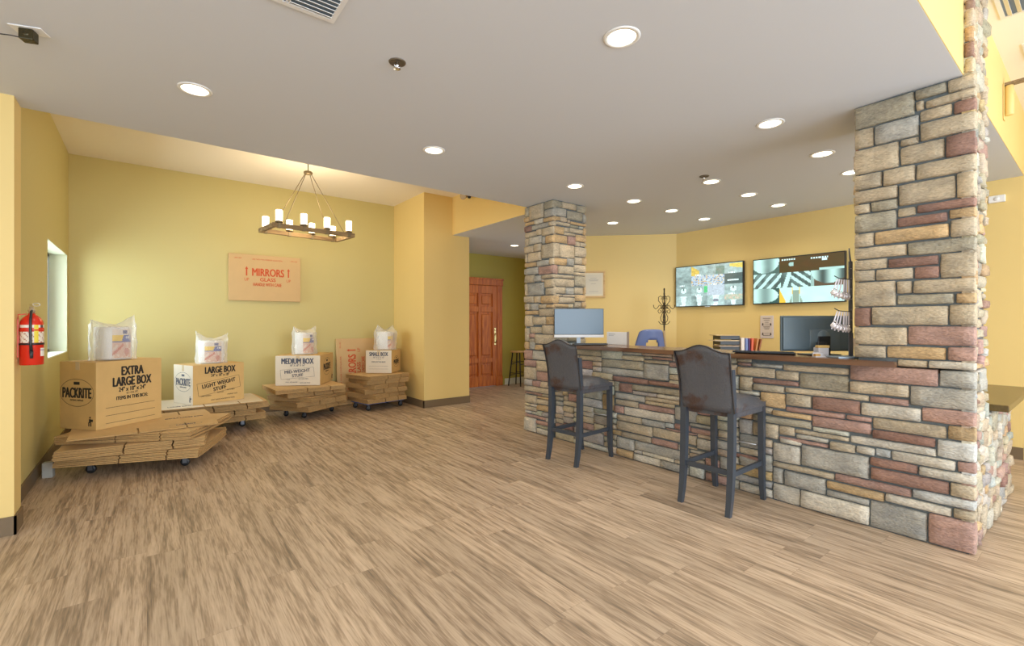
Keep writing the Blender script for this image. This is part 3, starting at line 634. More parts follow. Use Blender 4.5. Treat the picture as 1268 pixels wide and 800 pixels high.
# painted fitting on the entrance fascia
t = thing('wall_bracket', 'yellow painted tube with a mottled bracket arm, high on the right fascia', 'bracket', (5.27, YE0-.006, 3.05))
b = BM(); lathe(b, [(0, -.12), (.022, -.12), (.026, -.115), (.026, .105), (.022, .11), (0, .11)], 16, (0, -.03, 0)); box(b, -.035, .035, -.006, 0, -.15, .13, bev=.002); mk('tube', b, GOLD, t)
b = BM(); box(b, -.03, .03, -.15, 0, .112, .132, bev=.004); mk('arm', b, mat('mottled_bronze', (.24, .17, .10), .6, nz=.8, nscale=60), t)
b = BM(); box(b, -.03, 0, -.06, .06, -.035, .035, bev=.006); lathe(b, [(0, -.034), (.02, -.034), (.022, -.03)], 16, axis='x')
tag(mk('wall_sensor', b, WHITE, None, (XT, .708, 2.549)), 'white box sensor on the wall just under the ceiling right of the near pillar', 'sensor')
t = thing('light_switch', 'white switch plate on the yellow wall at the right edge', 'switch', (XT+.044, .488, 1.56))
b = BM(); box(b, -.008, 0, -.06, .035, -.06, .06, bev=.003); mk('plate', b, WHITE, t)
b = BM(); box(b, -.013, -.007, -.028, .005, -.03, .03, bev=.002); mk('rocker', b, WHITE, t)

# chandelier
t = thing('chandelier', 'rectangular wooden beam chandelier with eight glowing candle glasses', 'chandelier', (1.59, 6.19, 2.42), R(6.8))
L2, W2 = .495, .255
b = BM(); box(b, -L2, L2, -W2, -W2+.04, 0, .05, bev=.003); box(b, -L2, L2, W2-.04, W2, 0, .05, bev=.003); box(b, -L2, -L2+.04, -W2+.04, W2-.04, 0, .05, bev=.003); box(b, L2-.04, L2, -W2+.04, W2-.04, 0, .05, bev=.003); mk('beam_frame', b, RUST, t)
BRZ = mat('aged_bronze', (.22, .17, .10), .45, metal=.6)
for sy in (-1, 1):
    for k in range(4):
        b = BM(); x = -.42+.28*k; y = sy*(W2-.02)
        box(b, x-.018, x+.018, y-.024, y+.024, -.004, .054, bev=.002); lathe(b, [(.012, .054), (.04, .056), (.046, .064), (.036, .072), (.036, .076), (0, .076)], 16, (x, y, 0)); mk('candle_cup', b, BRZ, t)
GLOW = mat('glowing_glass', (1, .95, .85), .3, emit=(1.0, .86, .62), es=4.5)
for sy in (-1, 1):
    for k in range(4):
        b = BM(); lathe(b, [(0, .0), (.034, .0), (.036, .01), (.037, .125), (.033, .13), (0, .13)], 20)
        mk('candle_glass', b, GLOW, t, (-.42+.28*k, sy*(W2-.02), .072))
b = BM(); lathe(b, [(0, .76), (.045, .76), (.052, .768), (.052, .785), (.045, .793), (0, .793)], 20); tube(b, [(0, 0, .79), (0, 0, ZH-2.42-.02)], .006); lathe(b, [(0, ZH-2.42-.03), (.05, ZH-2.42-.03), (.06, ZH-2.42)], 20); mk('stem', b, BRZ, t)
b = BM()
for sx_ in (-1, 1):
    for sy in (-1, 1): tube(b, [(sx_*.03, sy*.02, .765), (sx_*.36, sy*(W2-.03), .052)], .0042, 6)
mk('hanging_rods', b, BRZ, t)
pl_ = bpy.data.lights.new('chandelier_lamp', 'POINT'); pl_.energy = 26; pl_.color = (1, .78, .5); pl_.shadow_soft_size = .25
po = bpy.data.objects.new('lamp', pl_); sc.collection.objects.link(po); po.parent = t; po.location = (0, 0, .30)

# ---------------------------------------------------------------- bar stools
STW = mat('blue_black_wood', (.048, .060, .080), .35)
def bar_stool(loc, rz, label):
    t = thing('bar_stool', label, 'bar stool', loc, rz, 'bar stools at the stone counter')
    # local frame: seat looks to +x (counter), origin on the floor at the centre
    for sy in (-1, 1):
        b = BM(); rows = []
        for z, xo, hw in ((0, -.262, .017), (.10, -.240, .019), (.25, -.222, .021), (.45, -.212, .022), (.74, -.208, .022), (1.0, -.225, .02)):
            rows.append([b.verts.new((xo+dx*hw, sy*.178+dy*hw, z)) for dx, dy in ((-1, -1), (1, -1), (1, 1), (-1, 1))])
        for p, q in zip(rows, rows[1:]):
            for k in range(4): b.faces.new((p[k], p[(k+1) % 4], q[(k+1) % 4], q[k]))
        b.faces.new(rows[0]); b.faces.new(rows[-1]); mk('leg', b, STW, t)
        b = BM(); rows = []
        for z, xo, hw in ((0, .262, .016), (.10, .246, .018), (.25, .238, .020), (.72, .234, .021)):
            rows.append([b.verts.new((xo+dx*hw, sy*.185+dy*hw, z)) for dx, dy in ((-1, -1), (1, -1), (1, 1), (-1, 1))])
        for p, q in zip(rows, rows[1:]):
            for k in range(4): b.faces.new((p[k], p[(k+1) % 4], q[(k+1) % 4], q[k]))
        b.faces.new(rows[0]); b.faces.new(rows[-1]); mk('leg', b, STW, t)
        b = BM(); box(b, -.205, .222, sy*.182-.010, sy*.182+.010, .262, .296); mk('stretcher', b, STW, t)
    b = BM(); box(b, -.232, -.212, -.16, .16, .27, .305); mk('stretcher', b, STW, t)
    b = BM(); tube(b, [(.236, -.17, .405), (.236, .17, .405)], .005, 8); fr_ = mk('footrest', b, STEEL, t)
    
    b = BM(); box(b, -.20, .25, -.20, .20, .665, .735, bev=.006); mk('seat_frame', b, LEATHER, t)
    # seat cushion, domed
    b = BM(); nx, ny = 10, 10; g = []
    for i in range(nx+1):
        r_ = []
        for j in range(ny+1):
            u, v = i/nx*2-1, j/ny*2-1; x, y = .03+u*.232, v*.208
            h = .735+.062*(1-abs(u)**4)*(1-abs(v)**4)**.6 if (abs(u) < 1 and abs(v) < 1) else .735
            r_.append(b.verts.new((x, y, h)))
        g.append(r_)
    for i in range(nx):
        for j in range(ny): f = b.faces.new((g[i][j], g[i+1][j], g[i+1][j+1], g[i][j+1])); f.smooth = True
    box(b, -.20, .262, -.207, .207, .70, .737, bev=.008); mk('seat', b, LEATHER, t)
    # upholstered back with a camel-shaped top
    b = BM(); ns, nz_ = 16, 10; fb = []
    def top(v):
        a = abs(v)
        return 1.115+.048*(.5+.5*math.cos(math.pi*min(1, a/.82))) - .012*max(0, a-.9)*10*0
    for side in (0, 1):
        g = []
        for i in range(ns+1):
            v = i/ns*2-1; hw = .205
            r_ = []
            for j in range(nz_+1):
                w = j/nz_; z = .700+(top(v)-.700)*w
                wid = hw*(1-.045*math.sin(w*math.pi)+.02*w)
                xb = -.232-.075*w**1.6 - .008*math.cos(v*math.pi/2)
                th = .05-.018*w
                ed = (1-abs(v)**8)
                r_.append(b.verts.new((xb+(th*ed+.012 if side else .010*(1-ed)), v*wid, z)))
            g.append(r_)
        fb.append(g)
        for i in range(ns):
            for j in range(nz_): f = b.faces.new((g[i][j], g[i+1][j], g[i+1][j+1], g[i][j+1])); f.smooth = True
    A, B_ = fb
    for i in range(ns):
        b.faces.new((A[i][0], A[i+1][0], B_[i+1][0], B_[i][0])); b.faces.new((A[i][-1], A[i+1][-1], B_[i+1][-1], B_[i][-1]))
    for j in range(nz_):
        b.faces.new((A[0][j], A[0][j+1], B_[0][j+1], B_[0][j])); b.faces.new((A[-1][j], A[-1][j+1], B_[-1][j+1], B_[-1][j]))
    bk = mk('backrest', b, LEATHER, t)
    b = BM(); pts = []
    for j in range(nz_+1): pts.append(A[0][j].co.copy() if False else None)
    path = []
    for j in range(nz_+1):
        w = j/nz_; path.append((-.232-.075*w**1.6+.004, -.205*(1-.045*math.sin(w*math.pi)+.02*w), .70+(top(-1)-.70)*w))
    for i in range(1, ns):
        v = i/ns*2-1; path.append((-.307-.008*math.cos(v*math.pi/2)+.004, v*.205*1.02, top(v)))
    for j in range(nz_, -1, -1):
        w = j/nz_; path.append((-.232-.075*w**1.6+.004, .205*(1-.045*math.sin(w*math.pi)+.02*w), .70+(top(1)-.70)*w))
    tube(b, path, .0055, 6); mk('piping', b, mat('dark_piping', (.035, .03, .032), .3), bk)
    return t
bar_stool((3.375, 1.79, 0), R(1), 'dark leather bar stool nearest the near stone pillar')
bar_stool((3.345, 3.215, 0), R(4), 'dark leather bar stool in front of the far stone pillar')
# small stool beside the oak door
t = thing('wooden_stool', 'small round stool with black legs beside the oak door', 'stool', (6.20, 7.74, 0), R(20))
b = BM(); lathe(b, [(0, .70), (.155, .70), (.165, .708), (.165, .722), (.155, .73), (0, .73)], 28); mk('seat', b, PINE, t)
for sx_ in (-1, 1):
    for sy in (-1, 1):
        b = BM(); tube(b, [(sx_*.15, sy*.15, 0), (sx_*.085, sy*.085, .70)], .014, 8); mk('leg', b, BLK, t)
for z, q in ((.22, .13), (.45, .11)):
    b = BM()
    for a, c in (((-q, -q), (q, -q)), ((-q, q), (q, q))): tube(b, [(a[0], a[1], z), (c[0], c[1], z)], .008, 6)
    for a, c in (((-q, -q), (-q, q)), ((q, -q), (q, q))): tube(b, [(a[0], a[1], z+.05), (c[0], c[1], z+.05)], .008, 6)
    mk('rungs', b, BLK, t)

# ---------------------------------------------------------------- moving cartons
def flat_outline(a, c):
    # flattened carton: long panels with slots between the flaps on both long edges
    s = .006; dpt = c*.24; pts = [(-a/2, -c/2)]
    for x in (-a*.07, a*.26):
        pts += [(x-s, -c/2), (x-s, -c/2+dpt), (x+s, -c/2+dpt), (x+s, -c/2)]
    pts += [(a/2-.012, -c/2), (a/2, -c/2+dpt), (a/2, c/2-dpt), (a/2-.012, c/2)]
    for x in (a*.26, -a*.07):
        pts += [(x+s, c/2), (x+s, c/2-dpt), (x-s, c/2-dpt), (x-s, c/2)]
    pts += [(-a/2, c/2)]
    return pts
def sheet(bm, a, c, z, th, dx, dy, rot, sag, mi=0, mis=1):
    ol = flat_outline(a, c); cr, sr = math.cos(rot), math.sin(rot)
    def P(x, y, zz):
        k = (x/(a/2))**2*sag[0]+(y/(c/2))**2*sag[1]+(x*y)/(a*c/4)*sag[2]
        return (dx+x*cr-y*sr, dy+x*sr+y*cr, zz+k)
    lo = [bm.verts.new(P(x, y, z)) for x, y in ol]; hi = [bm.verts.new(P(x, y, z+th)) for x, y in ol]; n = len(ol)
    f = bm.faces.new(lo[::-1]); f.material_index = mi; f = bm.faces.new(hi); f.material_index = mi
    for i in range(n):
        f = bm.faces.new((lo[i], lo[(i+1) % n], hi[(i+1) % n], hi[i])); f.material_index = mis
def bundle(a, c, h, loc, rz, label, group, n=7, mats=None, sag=(0, 0, 0)):
    b = BM(); t = h/n; dfx, dfy = random.uniform(-.004, .004), random.uniform(-.004, .004)
    for k in range(n): sheet(b, a*random.uniform(.985, 1), c*random.uniform(.985, 1), k*t, t*.76, k*dfx+random.uniform(-.007, .007), k*dfy+random.uniform(-.007, .007), random.uniform(-.007, .007), [q*(k+1)/n for q in sag])
    o = mk('flattened_cartons', b, mats or [CARD2, CARDE], None, loc, (0, 0, rz))
    return tag(o, label, 'cardboard', group)
def dolly(loc, rz, w, d, label, blue=True, posts=False):
    t = thing('furniture_dolly', label, 'dolly', loc, rz, 'furniture dollies under the carton stacks')
    DB = mat('dolly_blue', (.10, .17, .42), .5)
    b = BM()
    for s in (-1, 1): box(b, -w/2, w/2, s*(d/2-.035)-.035, s*(d/2-.035)+.035, .095, .115, bev=.003)
    for s in (-1, 1): box(b, s*(w/2-.035)-.035, s*(w/2-.035)+.035, -d/2+.07, d/2-.07, .095, .115, bev=.003)
    mk('deck', b, DB if blue else mat('grey_plastic', (.42, .43, .42), .6), t)
    for sx_ in (-1, 1):
        for sy in (-1, 1):
            cx, cy = sx_*(w/2-.045), sy*(d/2-.045); b = BM()
            box(b, cx-.03, cx+.03, cy-.025, cy+.025, .089, .095); tube(b, [(cx, cy, .09), (cx, cy, .076)], .010)
            box(b, cx-.012, cx+.022, cy-.019, cy-.016, .028, .080); box(b, cx-.012, cx+.022, cy+.016, cy+.019, .028, .080); box(b, cx-.014, cx+.020, cy-.019, cy+.019, .076, .080)
            c_ = mk('caster', b, mat('caster_steel', (.16, .18, .22), .35, metal=.7), t); b = BM(); lathe(b, [(0, -.014), (.015, -.0145), (.032, -.014), (.038, -.009), (.038, .009), (.032, .014), (.015, .0145), (0, .014)], 18, (cx+.006, cy, .038), axis='y'); mk('wheel', b, BLK, c_)
    return t
G1, G2, G3, G4 = ['bundles of flattened cartons under the %s box' % k for k in ('extra large', 'large', 'medium', 'small')]
ORD = ['lowest', 'second', 'third', 'fourth', 'fifth', 'sixth', 'seventh']
def stack(specs, name, group):
    z = .1165
    for i, (a, c, h, x, y, rz, sg) in enumerate(specs):
        top = i == len(specs)-1
        lab = ('topmost' if top else ORD[i]+(' from the floor' if i else '')) + ' flattened carton bundle in the stack under the ' + name
        bundle(a, c, h, (x, y, z), R(rz), lab, group, n=max(3, int(h/.0125)), sag=sg); z += h+.0015
    return z
random.seed(5)
dolly((.02, 5.62, 0), R(-20), .80, .55, 'dark casters barely showing under the extra large box stack', False)
z1 = stack([(1.06, .92, .080, .03, 5.64, -20, (0, 0, 0)), (1.05, .90, .078, -.02, 5.63, -8, (0, 0, 0)), (1.06, .90, .074, .05, 5.70, -27, (0, 0, 0))], 'extra large box', G1)
ts = BM(); sheet(ts, 1.07, .95, 0, .009, 0, 0, 0, (0, 0, 0))
ts_o = tag(mk('flattened_carton', ts, [CARD2, CARDE], None, (.0, 5.72, z1), (0, 0, R(2))), 'loose printed flattened carton directly under the extra large box', 'cardboard')
M_ = Matrix.Translation((.28, -.33, .0096))
b = BM(); oval(b, .13, .065, .004, M_); letter(b, 'PACKRITE', .045, M_ @ Matrix.Translation((0, -.016, 0)), .75, .03)
letter(b, 'EXTRA LARGE BOX', .040, Matrix.Translation((.30, .05, .0096)), .9, .02); mk('printed_lettering', b, BLUEINK, ts_o)
b = BM(); box(b, -.035, .035, -.03, .03, 0, .13, bev=.006)
tag(mk('plastic_block', b, mat('grey_block', (.44, .45, .43), .6), None, (-.665, 5.60, 0), (0, 0, R(-10))), 'small grey plastic block on the floor at the left wall baseboard', 'block')
dolly((.66, 6.98, 0), R(4), .66, .42, 'dolly with one dark caster showing under the large box stack')
z2 = stack([(1.02, .76, .088, .66, 6.92, 6, (0, 0, 0)), (1.00, .78, .086, .60, 6.86, -5, (0, 0, 0)), (1.04, .76, .080, .66, 6.72, 3, (0, 0, 0))], 'large box', G2)
ts = BM(); sheet(ts, 1.05, .80, 0, .009, 0, 0, 0, (0, 0, 0))
ts_o = tag(mk('flattened_carton', ts, [CARDW, CARDE], None, (.58, 6.66, z2), (0, 0, R(1))), 'pale loose flattened carton directly under the large box', 'cardboard')
b = BM(); letter(b, 'LARGE BOX', .05, Matrix.Translation((-.30, -.25, .0096)), .8, .03); mk('printed_lettering', b, BLUEINK, ts_o)
dolly((1.86, 7.18, 0), R(31), .62, .42, 'blue dolly on casters under the medium box stack')
z3 = stack([(.78, .70, .070, 1.86, 7.15, 33, (0, 0, 0)), (.80, .66, .070, 1.84, 7.12, 20, (0, 0, 0)), (.78, .70, .068, 1.83, 7.10, 38, (0, 0, 0)), (.84, .66, .068, 1.80, 7.06, 12, (0, 0, 0)), (.92, .74, .058, 1.74, 6.98, 2, (0, 0, 0))], 'medium box', G3)
dolly((2.87, 7.12, 0), R(10), .66, .46, 'blue dolly on casters under the small box stack')
z4 = stack([(.70, .60, .070, 2.87, 7.12, 10, (0, 0, 0)), (.66, .62, .070, 2.85, 7.12, 24, (0, 0, 0)), (.72, .60, .070, 2.88, 7.12, 4, (0, 0, 0)), (.66, .62, .070, 2.84, 7.11, 22, (0, 0, 0)), (.72, .62, .070, 2.88, 7.10, 6, (0, 0, 0)), (.74, .64, .062, 2.86, 7.09, 14, (0, 0, 0))], 'small box', G4)

def carton(name, loc, rz, w, d, h, mats, label):
    t = thing(name, label, 'cardboard box', loc, rz, 'assembled moving boxes on the carton stacks')
    b = BM(); box(b, 0, w, 0, d, 0, h, bev=.004)
    for f in b.faces:
        n = f.normal; f.normal_update(); n = f.normal
        if len(mats) > 1 and n.x < -.9: f.material_index = 1
    mk('box_body', b, mats, t)
    b = BM(); box(b, -.001, w+.001, d/2-.024, d/2+.024, h, h+.0008); box(b, -.0010, 0, d/2-.024, d/2+.024, h-.07, h); mk('sealing_tape', b, TAPE, t)
    b = BM(); box(b, .002, w-.002, .002, d/2-.0015, h-.0005, h+.0015); box(b, .002, w-.002, d/2+.0015, d-.002, h-.0005, h+.0015); mk('top_flaps', b, mats[0], t)
    return t
def logo(b, M, s):
    oval(b, .205*s, .125*s, .004, M); letter(b, 'PACKRITE', .130*s, M @ Matrix.Translation((0, -.045*s, 0)), .60, .04)
    letter(b, 'MOVING SUPPLIES', .022*s, M @ Matrix.Translation((0, -.075*s, 0)), .9, .01)
    vs = box(b, -.035*s, .035*s, .072*s, .098*s, -.0004, .0006, bev=0); bmesh.ops.transform(b, matrix=M, verts=vs)
def mover(b, M, s):    # little figure carrying a box, printed in the corner
    for q in ((-.012, .03, .010, .065), (-.02, .0, -.008, .035), (.004, .0, .016, .032), (.008, .04, .034, .062)):
        vs = box(b, q[0]*s, q[2]*s, q[1]*s, q[3]*s, -.0004, .0006); bmesh.ops.transform(b, matrix=M, verts=vs)
    oval(b, .009*s, .009*s, .0085*s, M @ Matrix.Translation((0, .078*s, 0)), 14)
# extra large
t = carton('extra_large_box', (-.357, 5.552, z1+.0095), R(38), .60, .44, .605, [CARD], 'brown moving box lettered EXTRA LARGE BOX at the far left')
b = BM()
letter(b, 'EXTRA', .118, FY(.315, .470), .56, .045); letter(b, 'LARGE BOX', .118, FY(.315, .372), .56, .045); letter(b, '24" x 18" x 24"', .056, FY(.315, .320), .72, .035)
letter(b, '6.1 CU. FT.', .026, FY(.315, .292), .9, .02); letter(b, 'ITEMS IN THIS BOX:', .046, FY(.315, .245), .72, .035)
for z in (.185, .115, .045): line(b, .08, 0, .53, 0, .003, FY(0, z))
logo(b, FX(.23, .33), 1.0); mover(b, FX(.07, .035), 1.0); mk('printed_lettering', b, INK, t)
XLT = z1+.0095+.607
# large
t = carton('large_box', (.409, 6.399, z2+.0095), R(22), .580, .431, .450, [CARD, CARDW], 'moving box lettered LARGE BOX, second from the left')
b = BM()
letter(b, 'LARGE BOX', .108, FY(.30, .350), .60, .045); letter(b, '24" x 18" x 18"', .045, FY(.30, .308), .75, .03)
M = FY(.29, .195, rot=8)
letter(b, 'LIGHT WEIGHT', .066, M @ Matrix.Translation((0, .01, 0)), .80, .035, spacing=1.05); letter(b, 'STUFF', .062, M @ Matrix.Translation((0, -.05, 0)), .85, .035, spacing=1.05)
for q in ((-.24, -.07, .24, -.07), (-.24, .075, .24, .075), (-.24, -.07, -.24, .075), (.24, -.07, .24, .075)): line(b, *q, .0025, M)
for x, z, s in ((.14, .085, 'LAMP SHADES'), (.30, .11, 'PILLOWS'), (.42, .13, 'CLOTHING'), (.44, .075, 'STUFFED TOYS'), (.33, .03, 'LIGHT BULKY HOUSEHOLD ITEMS')): letter(b, s, .020, FY(x, z), .9, 0)
mk('printed_lettering', b, INK, t)
b = BM(); logo(b, FX(.215, .255), .9); mover(b, FX(.06, .03), .8); mk('printed_logo', b, BLUEINK, t)
# medium
t = carton('medium_box', (1.893, 6.757, z3), R(59), .700, .590, .412, [CARD, CARDW], 'moving box lettered MEDIUM BOX, third from the left')
b = BM()
letter(b, 'MEDIUM BOX', .108, FX(.30, .300), .64, .045); letter(b, '18" X 18" X 16"', .036, FX(.30, .265), .85, .02)
M = FX(.30, .165, rot=5)
letter(b, 'MID-WEIGHT', .062, M @ Matrix.Translation((0, .012, 0)), .88, .04, spacing=1.05); letter(b, 'STUFF', .058, M @ Matrix.Translation((0, -.044, 0)), .9, .04, spacing=1.05)
for q in ((-.22, -.06, .22, -.06), (-.22, .068, .22, .068), (-.22, -.06, -.22, .068), (.22, -.06, .22, .068)): line(b, *q, .0025, M)
for y, z, s in ((.42, .075, 'TOYS'), (.22, .085, 'KITCHEN ITEMS'), (.38, .04, 'SMALL APPLIANCES'), (.2, .03, 'POTS AND PANS')): letter(b, s, .020, FX(y, z), .9, 0)
mk('printed_lettering', b, BLUEINK, t)
b = BM(); logo(b, FY(.35, .235), 1.0); mover(b, FY(.62, .03), .9); mk('printed_logo', b, INK, t)
# small
t = carton('small_box', (3.006, 6.910, z4), R(49), .476, .410, .355, [CARD, CARDW], 'moving box lettered SMALL BOX, rightmost, beside the yellow pier')
b = BM()
letter(b, 'SMALL BOX', .085, FX(.205, .268), .66, .045); letter(b, '16" X 12" X 12"', .032, FX(.205, .235), .85, .02); letter(b, '1.5 CU. FT.', .02, FX(.205, .208), .9, .01); letter(b, 'ITEMS IN THIS BOX:', .030, FX(.205, .165), .85, .02)
for z in (.11, .065): line(b, -.15, 0, .15, 0, .0025, FX(.205, z))
mk('printed_lettering', b, BLUEINK, t)
b = BM(); box(b, .10, .38, -.0008, .0002, .17, .176); logo(b, FY(.24, .17), .7); mk('printed_logo', b, INK, t)

# bubble wrap rolls in clear bags
def lerp3(a, b_, t): return tuple(a[i]+(b_[i]-a[i])*t for i in range(3))
def label_col(u, v):
    if v > .80: c = (.74, .66, .58) if not (.55 < u < .78 and .85 < v < .95) else (.12, .13, .25)
    elif v > .58:
        c = (.80, .56, .06) if u < .60-(.8-v)*.6 else (.10, .13, .36)
        if u > .66 and .66 < v < .74 and int(u*40) % 3: c = (.75, .76, .8)
    elif v > .53: c = (.10, .12, .32)
    else:
        n = noise.noise(Vector((u*7, v*7, 3))); c = (.66, .44, .34)
        if n > .22: c = (.74, .62, .52)
        if abs(v-.12-u*.6) < .05 and u < .6: c = (.55, .18, .12)
        if (u-.75)**2+(v-.2)**2 < .02: c = (.58, .26, .2)
    return c
def wrap_roll(loc, rz, r, h, label, bw, ear=(.07, .10), seed=1, boxy=False):
    t = thing('bubble_wrap_roll', label, 'bubble wrap', loc, rz, 'bagged bubble wrap rolls on the moving boxes')
    # the local -y side faces the viewer
    b = BM(); n = 40; rings = []
    for z, k in ((.006, .96), (.02, 1), (h*.5, 1.01), (h-.02, 1), (h-.004, .95), (h, .35), (h-.01, .2)):
        ring = []
        for i in range(n):
            a = 2*math.pi*i/n; e = 2.0 if not boxy else 3.2
            c, s = math.cos(a), math.sin(a); q = (abs(c)**e+abs(s)**e)**(-1/e)
            rr = r*k*q*(1+.015*noise.noise(Vector((c*3, s*3, z*9+seed)))); ring.append(b.verts.new((rr*c, rr*s, z)))
        rings.append(ring)
    for p, q in zip(rings, rings[1:]):
        for i in range(n): f = b.faces.new((p[i], p[(i+1) % n], q[(i+1) % n], q[i])); f.smooth = True
    b.faces.new(rings[0][::-1]); b.faces.new(rings[-1]); mk('roll', b, mat('white_bubble_wrap', (.80, .80, .79), .4, bump=.5, bscale=90), t)
    b = BM(); cl = b.loops.layers.float_color.new('Col'); nu, nv = 24, 24; g = []
    e = 2.0 if not boxy else 3.2
    for i in range(nu+1):
        a = R(-128)+R(76)*i/nu if not boxy else R(-122)+R(66)*i/nu; c, s = math.cos(a), math.sin(a); q = (abs(c)**e+abs(s)**e)**(-1/e)*r*1.028
        g.append([b.verts.new((q*c, q*s, h*.06+h*.86*j/nv)) for j in range(nv+1)])
    for i in range(nu):
        for j in range(nv):
            f = b.faces.new((g[i][j], g[i+1][j], g[i+1][j+1], g[i][j+1])); f.smooth = True
            for lp in f.loops: lp[cl] = (*label_col((i+.5)/nu, (j+.5)/nv), 1)
    mk('printed_label', b, PRINT, t)
    b = BM(); n = 64; rings = []; H = h+.025
    lv = [0, .06, .15, .3, .45, .6, .75, .88, 1.0, 1.12, 1.25]
    for w in lv:
        ring = []; fl = max(0, (w-.92)/.33)
        for i in range(n):
            a = 2*math.pi*i/n; c, s = math.cos(a), math.sin(a); e = 2.6
            q = (abs(c)**e+abs(s)**e)**(-1/e)
            x = bw*q*c*(1-.05*math.sin(w*3)); y = (r*1.13)*q*s*(1-min(1, fl*1.05)*.93)
            z = min(w, 1.0)*H
            if w > .92: z = .92*H+(w-.92)*H*(.22+.62*abs(x/bw)**1.6*(ear[1] if x > 0 else ear[0])/.1)
            nz_ = noise.noise(Vector((x*16, y*16, z*14+seed*3)))*.020*(0 if w == 0 else 1)
            ring.append(b.verts.new((x+nz_*c*1.0, y+nz_*1.2*s if fl < .9 else y+nz_, z+nz_*.6)))
        rings.append(ring)
    for p, q in zip(rings, rings[1:]):
        for i in range(n): f = b.faces.new((p[i], p[(i+1) % n], q[(i+1) % n], q[i])); f.smooth = False
    for f in list(b.faces): f.smooth = True
    mk('clear_bag', b, BAGM, t)
wrap_roll((-.255, 5.875, XLT+.003), R(32), .125, .315, 'bagged bubble wrap roll on top of the extra large box', .178, (.06, .13), 1, True)
wrap_roll((.62, 6.72, z2+.0095+.453), R(2), .135, .275, 'bagged bubble wrap roll on top of the large box', .165, (.15, .10), 4)
wrap_roll((1.79, 7.16, z3+.415), R(16), .130, .315, 'bagged bubble wrap roll on top of the medium box', .165, (.09, .09), 7)
wrap_roll((3.02, 7.18, z4+.358), R(28), .145, .29, 'bagged bubble wrap roll on top of the small box', .175, (.13, .12), 9)

# mirror cartons
def mirror_box(name, label, w, h, th, M4):
    t = thing(name, label, 'cardboard box'); t.matrix_world = M4
    b = BM(); box(b, 0, w, 0, th, 0, h, bev=.004); mk('box_body', b, mat('pinkish_cardboard', (.60, .41, .20), .7, nz=.06, nscale=6), t)
    b = BM(); k = w/.95
    letter(b, 'MIRRORS', .158*k, FY(w*.53, h*.545), .66, .03); letter(b, 'GLASS', .075*k, FY(w*.525, h*.43), 1.0, .03); letter(b, 'HANDLE WITH CARE', .066*k, FY(w*.52, h*.325), .60, .02)
    letter(b, 'USE TWO FOR OVERSIZE GLASS ITEMS', .026*k, FY(w*.52, h*.89), .9, .01)
    letter(b, 'OPEN HERE', .02*k, FY(w*.12, h*.90), .9, .0); letter(b, 'OPEN HERE', .02*k, FY(w*.90, h*.90), .9, .0)
    for x in (w*.235, w*.82):
        letter(b, 'UP', .062*k, FY(x, h*.43), .8, .01); line(b, 0, 0, 0, .10*k, .018*k, FY(x, h*.54))
        v = [b.verts.new(FY(x, h*.54) @ Vector(p)) for p in ((-.02*k, .095*k, .0005), (.02*k, .095*k, .0005), (0, .135*k, .0005))]; b.faces.new(v)
    mk('printed_lettering', b, REDINK, t); return t
mirror_box('mirror_carton', 'flat tan carton lettered MIRRORS GLASS mounted on the back wall', .947, .666, .055, Matrix.Translation((.904, YB-.056, 1.641)))
mirror_box('mirror_carton', 'flat mirror carton standing upright against the back wall behind the stacks', 1.06, .67, .035,
           Matrix.Translation((3.05, YB-.155, .012)) @ Matrix.Rotation(R(-4.5), 4, 'X') @ Matrix.Rotation(R(-90), 4, 'Y'))

# ---------------------------------------------------------------- fire extinguisher on the wall stub
t = thing('fire_extinguisher', 'red fire extinguisher with black strap on the left wall corner', 'fire extinguisher', (-.592, 4.33, 1.048), R(10))
RED = mat('extinguisher_red', (.66, .025, .010), .25)
b = BM(); lathe(b, [(0, 0), (.070, 0), (.075, .004), (.075, .255), (.071, .280), (.058, .303), (.036, .320), (.024, .326), (.024, .334), (0, .334)], 32); mk('tank', b, RED, t)
b = BM(); lathe(b, [(.020, .326), (.020, .345), (.026, .347), (.026, .358), (.016, .362), (.016, .378), (0, .378)], 16); lathe(b, [(0, 0), (.016, 0), (.016, -.018), (0, -.018)], 16, (.0, -.018, .352), axis='y')
mk('valve', b, mat('brass_steel', (.62, .56, .45), .3, metal=.8), t)
b = BM(); box(b, -.012, .012, -.01, .085, 0, .005, mtx=Matrix.Translation((0, 0, .372)) @ Matrix.Rotation(R(14), 4, 'X')); box(b, -.012, .012, -.01, .07, 0, .005, mtx=Matrix.Translation((0, 0, .350)) @ Matrix.Rotation(R(-6), 4, 'X'))
mk('handle', b, CHROME, t)
b = BM(); tube(b, [(.028+.022*math.cos(a*.35), -.02, .392+.010*math.sin(a*.35)) for a in range(18)], .0018, 6, closed=True); mk('pull_ring', b, STEEL, t)
b = BM(); tube(b, [(.0, -.03, .352), (-.005, -.058, .345), (-.010, -.082, .30), (-.012, -.089, .22), (-.010, -.089, .14), (-.006, -.087, .085)], [.009]*5+[.012], 10); mk('hose', b, BLK, t)
b = BM(); tube(b, [(-.006, -.087, .09), (-.005, -.087, .045)], [.013, .010], 10); mk('nozzle', b, DARK, t)
b = BM(); lathe(b, [(.0765, .130), (.078, .131), (.078, .142), (.0765, .143)], 32); mk('strap', b, BLK, t)
b = BM(); lathe(b, [(.0763, .222), (.0775, .223), (.0775, .230), (.0763, .231)], 32); mk('band', b, RED, t)
b = BM(); cl = b.loops.layers.float_color.new('Col'); nu, nv = 30, 26; g = []
for i in range(nu+1):
    a = R(-170)+R(165)*i/nu; g.append([b.verts.new((.0757*math.cos(a), .0757*math.sin(a), .03+.23*j/nv)) for j in range(nv+1)])
